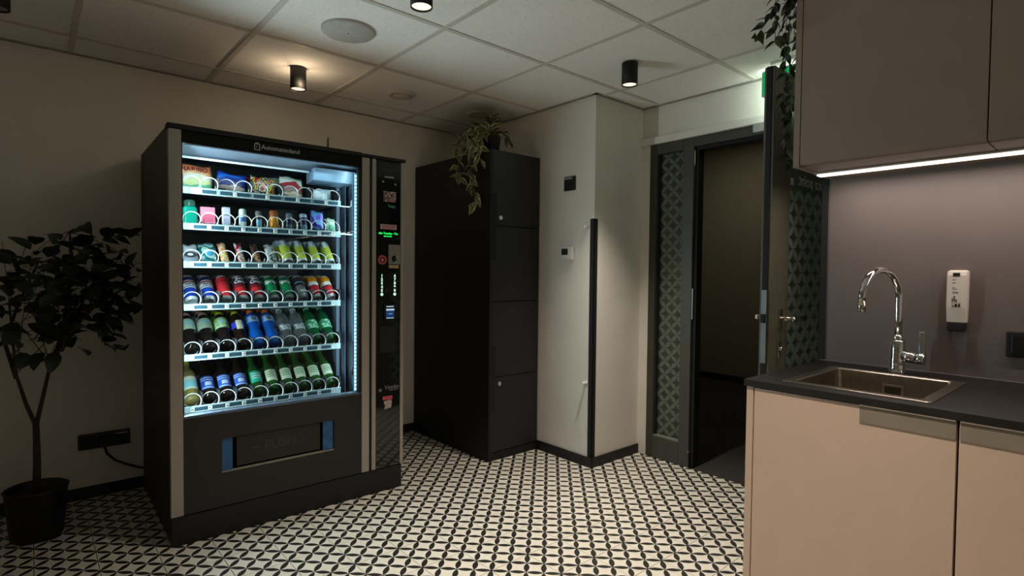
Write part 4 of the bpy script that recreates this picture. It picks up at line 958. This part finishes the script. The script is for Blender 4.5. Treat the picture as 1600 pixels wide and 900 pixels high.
# row three: packets and bars
R3 = 'packets and bars on the third shelf'
def eye(o, w, h, t):
    m = MB(); T_ = Matrix.Translation((0, -t*0.55, h*0.42)) @ Matrix.Rotation(rad(90), 4, 'X') @ Matrix.Diagonal((1.35, 0.8, 1, 1))
    m.lathe([(0.020, 0.0), (0.0, 0.0006)], 20, T_, 0); m.lathe([(0.009, 0.001), (0.0, 0.0014)], 16, T_, 1); m.build('print_oval', [plain('print_umber', (70, 62, 66)), WHT], o)
bag('biscuit_packet', 'grey white packet with dark oval print at the left of the third shelf', slot(0), 2, 0.070, 0.112, 0.03, printed('packet_grey', [(190, 196, 206), (206, 212, 216), (150, 160, 176)], 14), 32, 21, d=0.045, extra=eye, group=R3)
bag('biscuit_packet', 'teal and blue packet second on the third shelf', slot(1)+0.002, 2, 0.072, 0.122, 0.03, printed('packet_teal', [(150, 206, 206), (60, 150, 196), (170, 216, 206), (30, 100, 110), (60, 150, 150)], 20), 32, 22, d=0.045, group=R3)
BARS = [(2, 'orange and yellow sweet bar third on the third shelf', [(206, 190, 60), (200, 196, 150), (226, 150, 90), (236, 206, 180)], 0.036), (3, 'white red and brown sweet bar fourth on the third shelf', [(206, 206, 206), (150, 110, 86), (206, 200, 196), (180, 40, 70)], 0.032),
        (4, 'dark brown sweet bar fifth on the third shelf', [(60, 40, 32), (176, 130, 100), (50, 34, 30), (90, 62, 50)], 0.032), (5, 'crumpled white and black sweet bar sixth on the third shelf', [(200, 214, 212), (70, 76, 76), (186, 206, 204), (214, 222, 220)], 0.046)]
for n_, (i, lb, cols, w) in enumerate(BARS):
    bag('sweet_bar', lb, slot(i)+0.004, 2, w, 0.138, 0.020, printed(f'bar_print_{n_}', cols, 40), 38, 31+n_, lean=-4, d=0.045, group=R3)

# ================================================================== PLANTS
def leaf_mesh(name, L, Wd, mt, curl=0.18, mt2=None, point=1.0, nx=6):
    m = MB(); vs = []; fs = []
    for i in range(nx+1):
        t = i/nx; w = Wd/2*(math.sin(math.pi*min(1, t**0.8))**(0.75 if point < 1 else 1.0)); z = -curl*L*t*t
        for k, q in enumerate((-1, -0.62, 0, 0.62, 1)): vs.append((w*q, L*t, z+abs(q)*w*0.35))
    for i in range(nx):
        for k in range(4): a = i*5+k; fs.append((a, a+1, a+6, a+5))
    for j, f in enumerate(fs): m.add([], [])
    m.v = vs; m.f = fs; m.sm = [True]*len(fs); m.mi = [1 if (mt2 and j % 4 in (0, 3)) else 0 for j in range(len(fs))]
    return m.mesh(name, [mt, mt2] if mt2 else [mt])
def orient(d, roll):
    d = Vector(d).normalized(); q = d.to_track_quat('Y', 'Z').to_matrix().to_4x4() @ Matrix.Rotation(roll, 4, 'Y'); return q.to_euler()
POTB = mat('pot_black', (14, 14, 14), 0.5); SOIL = mat('soil', (30, 24, 18), 0.95, var=0.4, scale=40)
BARK = mat('bark', (58, 46, 34), 0.85, var=0.3, scale=30, bump=0.4); STEMG = mat('vine_stem', (70, 80, 44), 0.7)
# potted tree at the left
px, py = -1.405, 1.15
pt = thing('potted_tree', 'dark potted tree with round leaves left of the vending machine', 'plant', (px, py, 0))
m = MB(); m.lathe([(0, 0), (0.085, 0), (0.095, 0.01), (0.112, 0.215), (0.118, 0.222), (0.112, 0.226), (0.104, 0.215), (0.104, 0.19), (0, 0.19)], 32); m.build('pot', POTB, pt)
m = MB(); m.lathe([(0.104, 0.19), (0.06, 0.198), (0, 0.2)], 24); m.build('soil', SOIL, pt)
def branch(pts, r0, tp): m = MB(); m.tube(pts, r0, 8, 0, tp); m.build('trunk' if r0 > 0.012 else 'branch', BARK, pt)
V = Vector
branch([V((0, 0, 0.19)), V((0.004, 0, 0.33)), V((0.002, 0.004, 0.51))], 0.016, 0.75)
tips = []
for pts in ([(0.002, 0, 0.50), (-0.03, 0.01, 0.60), (-0.062, 0.01, 0.74), (-0.07, 0.0, 0.88), (-0.08, -0.02, 1.05)], [(0.002, 0, 0.50), (0.025, 0, 0.62), (0.055, 0.02, 0.77), (0.095, 0.02, 0.90), (0.16, 0.03, 1.06)], [(0.05, 0.02, 0.75), (0.10, -0.03, 0.88), (0.20, -0.06, 1.02), (0.33, -0.05, 1.12)], [(-0.06, 0.01, 0.72), (-0.10, 0.06, 0.88), (-0.05, 0.10, 1.05), (0.02, 0.08, 1.24)], [(0.09, 0.02, 0.88), (0.12, 0.06, 1.05), (0.14, 0.06, 1.24), (0.13, 0.05, 1.38)]):
    branch([V(p) for p in pts], 0.0095, 0.4); tips += [V(p) for p in pts[2:]]
LFA = mat('tree_leaf_dark', (34, 48, 34), 0.5, var=0.25); LFB = mat('tree_leaf_mid', (44, 62, 42), 0.5, var=0.25)
tl = [leaf_mesh('leaf', 0.085, 0.062, LFA, 0.15, point=0.5), leaf_mesh('leaf', 0.075, 0.056, LFB, 0.28, point=0.5), leaf_mesh('leaf', 0.095, 0.060, LFA, 0.35, point=0.5)]
rnd = random.Random(5); k = 0
while k < 270:
    a, b, c_ = rnd.gauss(0, 0.55), rnd.gauss(0, 0.5), rnd.gauss(0, 0.55)
    if a*a+b*b+c_*c_ > 1.15: continue
    p = V((0.16+0.40*a, 0.0+0.24*b, 1.09+0.31*c_+0.05*a))
    if p.x > 0.36 or p.x+px < -1.75 or p.y+py > 1.44 or p.z < 0.77: continue
    if p.x+px > -1.02 and p.y+py > 0.55 and p.x+px > -0.98: continue
    d = (p-V((0.06, 0.0, 0.85))).normalized()*0.5+V((rnd.uniform(-1, 1), rnd.uniform(-1, 1), rnd.uniform(-0.8, 0.5)))
    if p.y+py+d.normalized().y*0.1 > 1.50 or p.x+px+d.normalized().x*0.1 > -1.0: continue
    link('leaf', tl[k % 3], pt, p, orient(d, rnd.uniform(-0.8, 0.8))); k += 1
tw = MB()
for q in range(40):
    a = rnd.choice(tips); b = V((0.16+rnd.uniform(-0.36, 0.3), rnd.uniform(-0.16, 0.16), 1.08+rnd.uniform(-0.24, 0.26)))
    tw.tube([a, (a+b)/2+V((0, 0, 0.02)), b], 0.0022, 5, 0, 0.5)
tw.build('twigs', BARK, pt, kind='stuff')
# trailing plant on the locker
hx_, hy_ = 0.865, 0.735
hp = thing('hanging_plant', 'variegated trailing plant in a black pot on top of the locker', 'plant', (hx_, hy_, lh))
m = MB(); m.lathe([(0, 0), (0.046, 0), (0.050, 0.004), (0.060, 0.095), (0.063, 0.10), (0.058, 0.10), (0.054, 0.09), (0, 0.088)], 28); m.build('pot', POTB, hp)
VG = mat('variegated_leaf', (92, 100, 56), 0.5, var=0.25, scale=30); VC = mat('variegated_edge', (196, 190, 146), 0.5, var=0.12)
vl = [leaf_mesh('leaf', 0.066, 0.034, VG, 0.25, VC), leaf_mesh('leaf', 0.076, 0.038, VG, 0.4, VC), leaf_mesh('leaf', 0.056, 0.027, VG, 0.1, VC)]
def vine(parent, pts, r, lm, n, rnd, up=0.0, spread=1.0, lim=None):
    pts = [V(p) for p in pts]; cur = []
    for i in range(len(pts)-1):
        for t in range(6):
            f_ = t/6; p0 = pts[max(0, i-1)]; p1 = pts[i]; p2 = pts[i+1]; p3 = pts[min(len(pts)-1, i+2)]
            cur.append(0.5*((2*p1)+(p2-p0)*f_+(2*p0-5*p1+4*p2-p3)*f_**2+(3*p1-p0-3*p2+p3)*f_**3))
    cur.append(pts[-1]); m = MB(); m.tube(cur, r, 6, 0, 0.6); m.build('stem', STEMG, parent)
    for q in range(n):
        j = min(len(cur)-2, int((q+0.6)/n*(len(cur)-1))); p = cur[j]; tg = (cur[j+1]-cur[j]).normalized()
        d = tg*0.5+V((rnd.uniform(-1, 1)*spread, rnd.uniform(-1, 1)*spread, rnd.uniform(-0.8, 0.5)+up))
        if lim and not lim(p+d.normalized()*0.06): d.x = -abs(d.x)-0.4; d.y *= 0.3
        link('leaf', lm[q % len(lm)], parent, p, orient(d, rnd.uniform(-0.9, 0.9)))
rnd = random.Random(11)
ok1 = lambda p: p.x+hx_ < 0.762 or p.z > 0.012
for pts, n in (([(0, 0, 0.09), (-0.06, -0.02, 0.13), (-0.14, -0.02, 0.06), (-0.165, -0.02, -0.06), (-0.175, -0.03, -0.18), (-0.160, -0.04, -0.29), (-0.165, -0.04, -0.36)], 20),
               ([(0, 0, 0.09), (-0.05, 0.03, 0.13), (-0.13, 0.06, 0.08), (-0.19, 0.07, 0.0), (-0.215, 0.06, -0.12), (-0.225, 0.05, -0.20)], 16),
               ([(0, 0, 0.09), (-0.04, -0.05, 0.14), (-0.12, -0.07, 0.10), (-0.16, -0.07, 0.0), (-0.14, -0.07, -0.08)], 12),
               ([(0, 0, 0.09), (-0.06, 0.0, 0.15), (-0.14, 0.02, 0.13), (-0.22, 0.05, 0.05), (-0.25, 0.05, -0.04)], 12),
               ([(0, 0, 0.09), (0.0, -0.02, 0.17), (-0.02, -0.03, 0.22)], 10), ([(0, 0, 0.09), (0.03, 0.02, 0.16), (0.02, 0.03, 0.21)], 10), ([(0, 0, 0.09), (0.03, -0.04, 0.14), (0.065, -0.07, 0.12), (0.085, -0.08, 0.06)], 9), ([(0, 0, 0.09), (-0.03, 0.04, 0.15), (-0.06, 0.05, 0.19)], 8)):
    vine(hp, pts, 0.0022, vl, int(n*2.1), rnd, 0.15, lim=ok1)
# trailing plant on the wall cupboard
ux, uy = 0.70, -1.345
up_ = thing('trailing_plant', 'dark green small leaved plant trailing from the top of the wall cupboards', 'plant', (ux, uy, ZU+ZB-ZB))
m = MB(); m.lathe([(0, 0.0), (0.044, 0), (0.055, 0.085), (0.058, 0.09), (0.052, 0.09), (0.049, 0.08), (0, 0.078)], 24); m.build('pot', POTB, up_)
UG = mat('dark_leaf', (30, 48, 24), 0.45, var=0.3); UG2 = mat('olive_leaf', (58, 72, 34), 0.45, var=0.3)
ul = [leaf_mesh('leaf', 0.047, 0.021, UG, 0.2), leaf_mesh('leaf', 0.041, 0.020, UG, 0.35), leaf_mesh('leaf', 0.049, 0.021, UG2, 0.1)]
rnd = random.Random(21)
ok2 = lambda p: p.y+uy > -1.285 or p.z > 0.01 or p.x+ux < 0.56
for pts, n in (([(0, 0, 0.08), (-0.06, 0.05, 0.11), (-0.13, 0.10, 0.02), (-0.20, 0.13, -0.10), (-0.235, 0.15, -0.16)], 16),
               ([(0, 0, 0.08), (-0.03, 0.06, 0.10), (-0.06, 0.10, 0.0), (-0.07, 0.105, -0.15), (-0.06, 0.10, -0.32), (-0.07, 0.10, -0.48), (-0.06, 0.10, -0.57)], 34),
               ([(0, 0, 0.08), (-0.06, 0.05, 0.10), (-0.10, 0.09, 0.0), (-0.11, 0.10, -0.14), (-0.10, 0.10, -0.28), (-0.11, 0.11, -0.40)], 26),
               ([(0, 0, 0.08), (0.02, 0.07, 0.10), (0.02, 0.10, -0.05), (0.01, 0.10, -0.22), (0.02, 0.10, -0.40)], 20),
               ([(0, 0, 0.08), (-0.08, 0.06, 0.12), (-0.14, 0.11, 0.06), (-0.15, 0.12, -0.06), (-0.14, 0.12, -0.16)], 18),
               ([(0, 0, 0.08), (-0.08, 0.02, 0.11), (-0.12, 0.07, 0.05), (-0.13, 0.09, -0.05)], 14),
               ([(0, 0, 0.08), (-0.05, 0.03, 0.11), (-0.10, 0.06, 0.10)], 10), ([(0, 0, 0.08), (0.0, 0.06, 0.11), (0.0, 0.10, 0.03), (-0.02, 0.11, -0.10)], 14)):
    vine(up_, pts, 0.0016, ul, int(n*1.75), rnd, 0.0, lim=ok2)
bpy.context.view_layer.update()
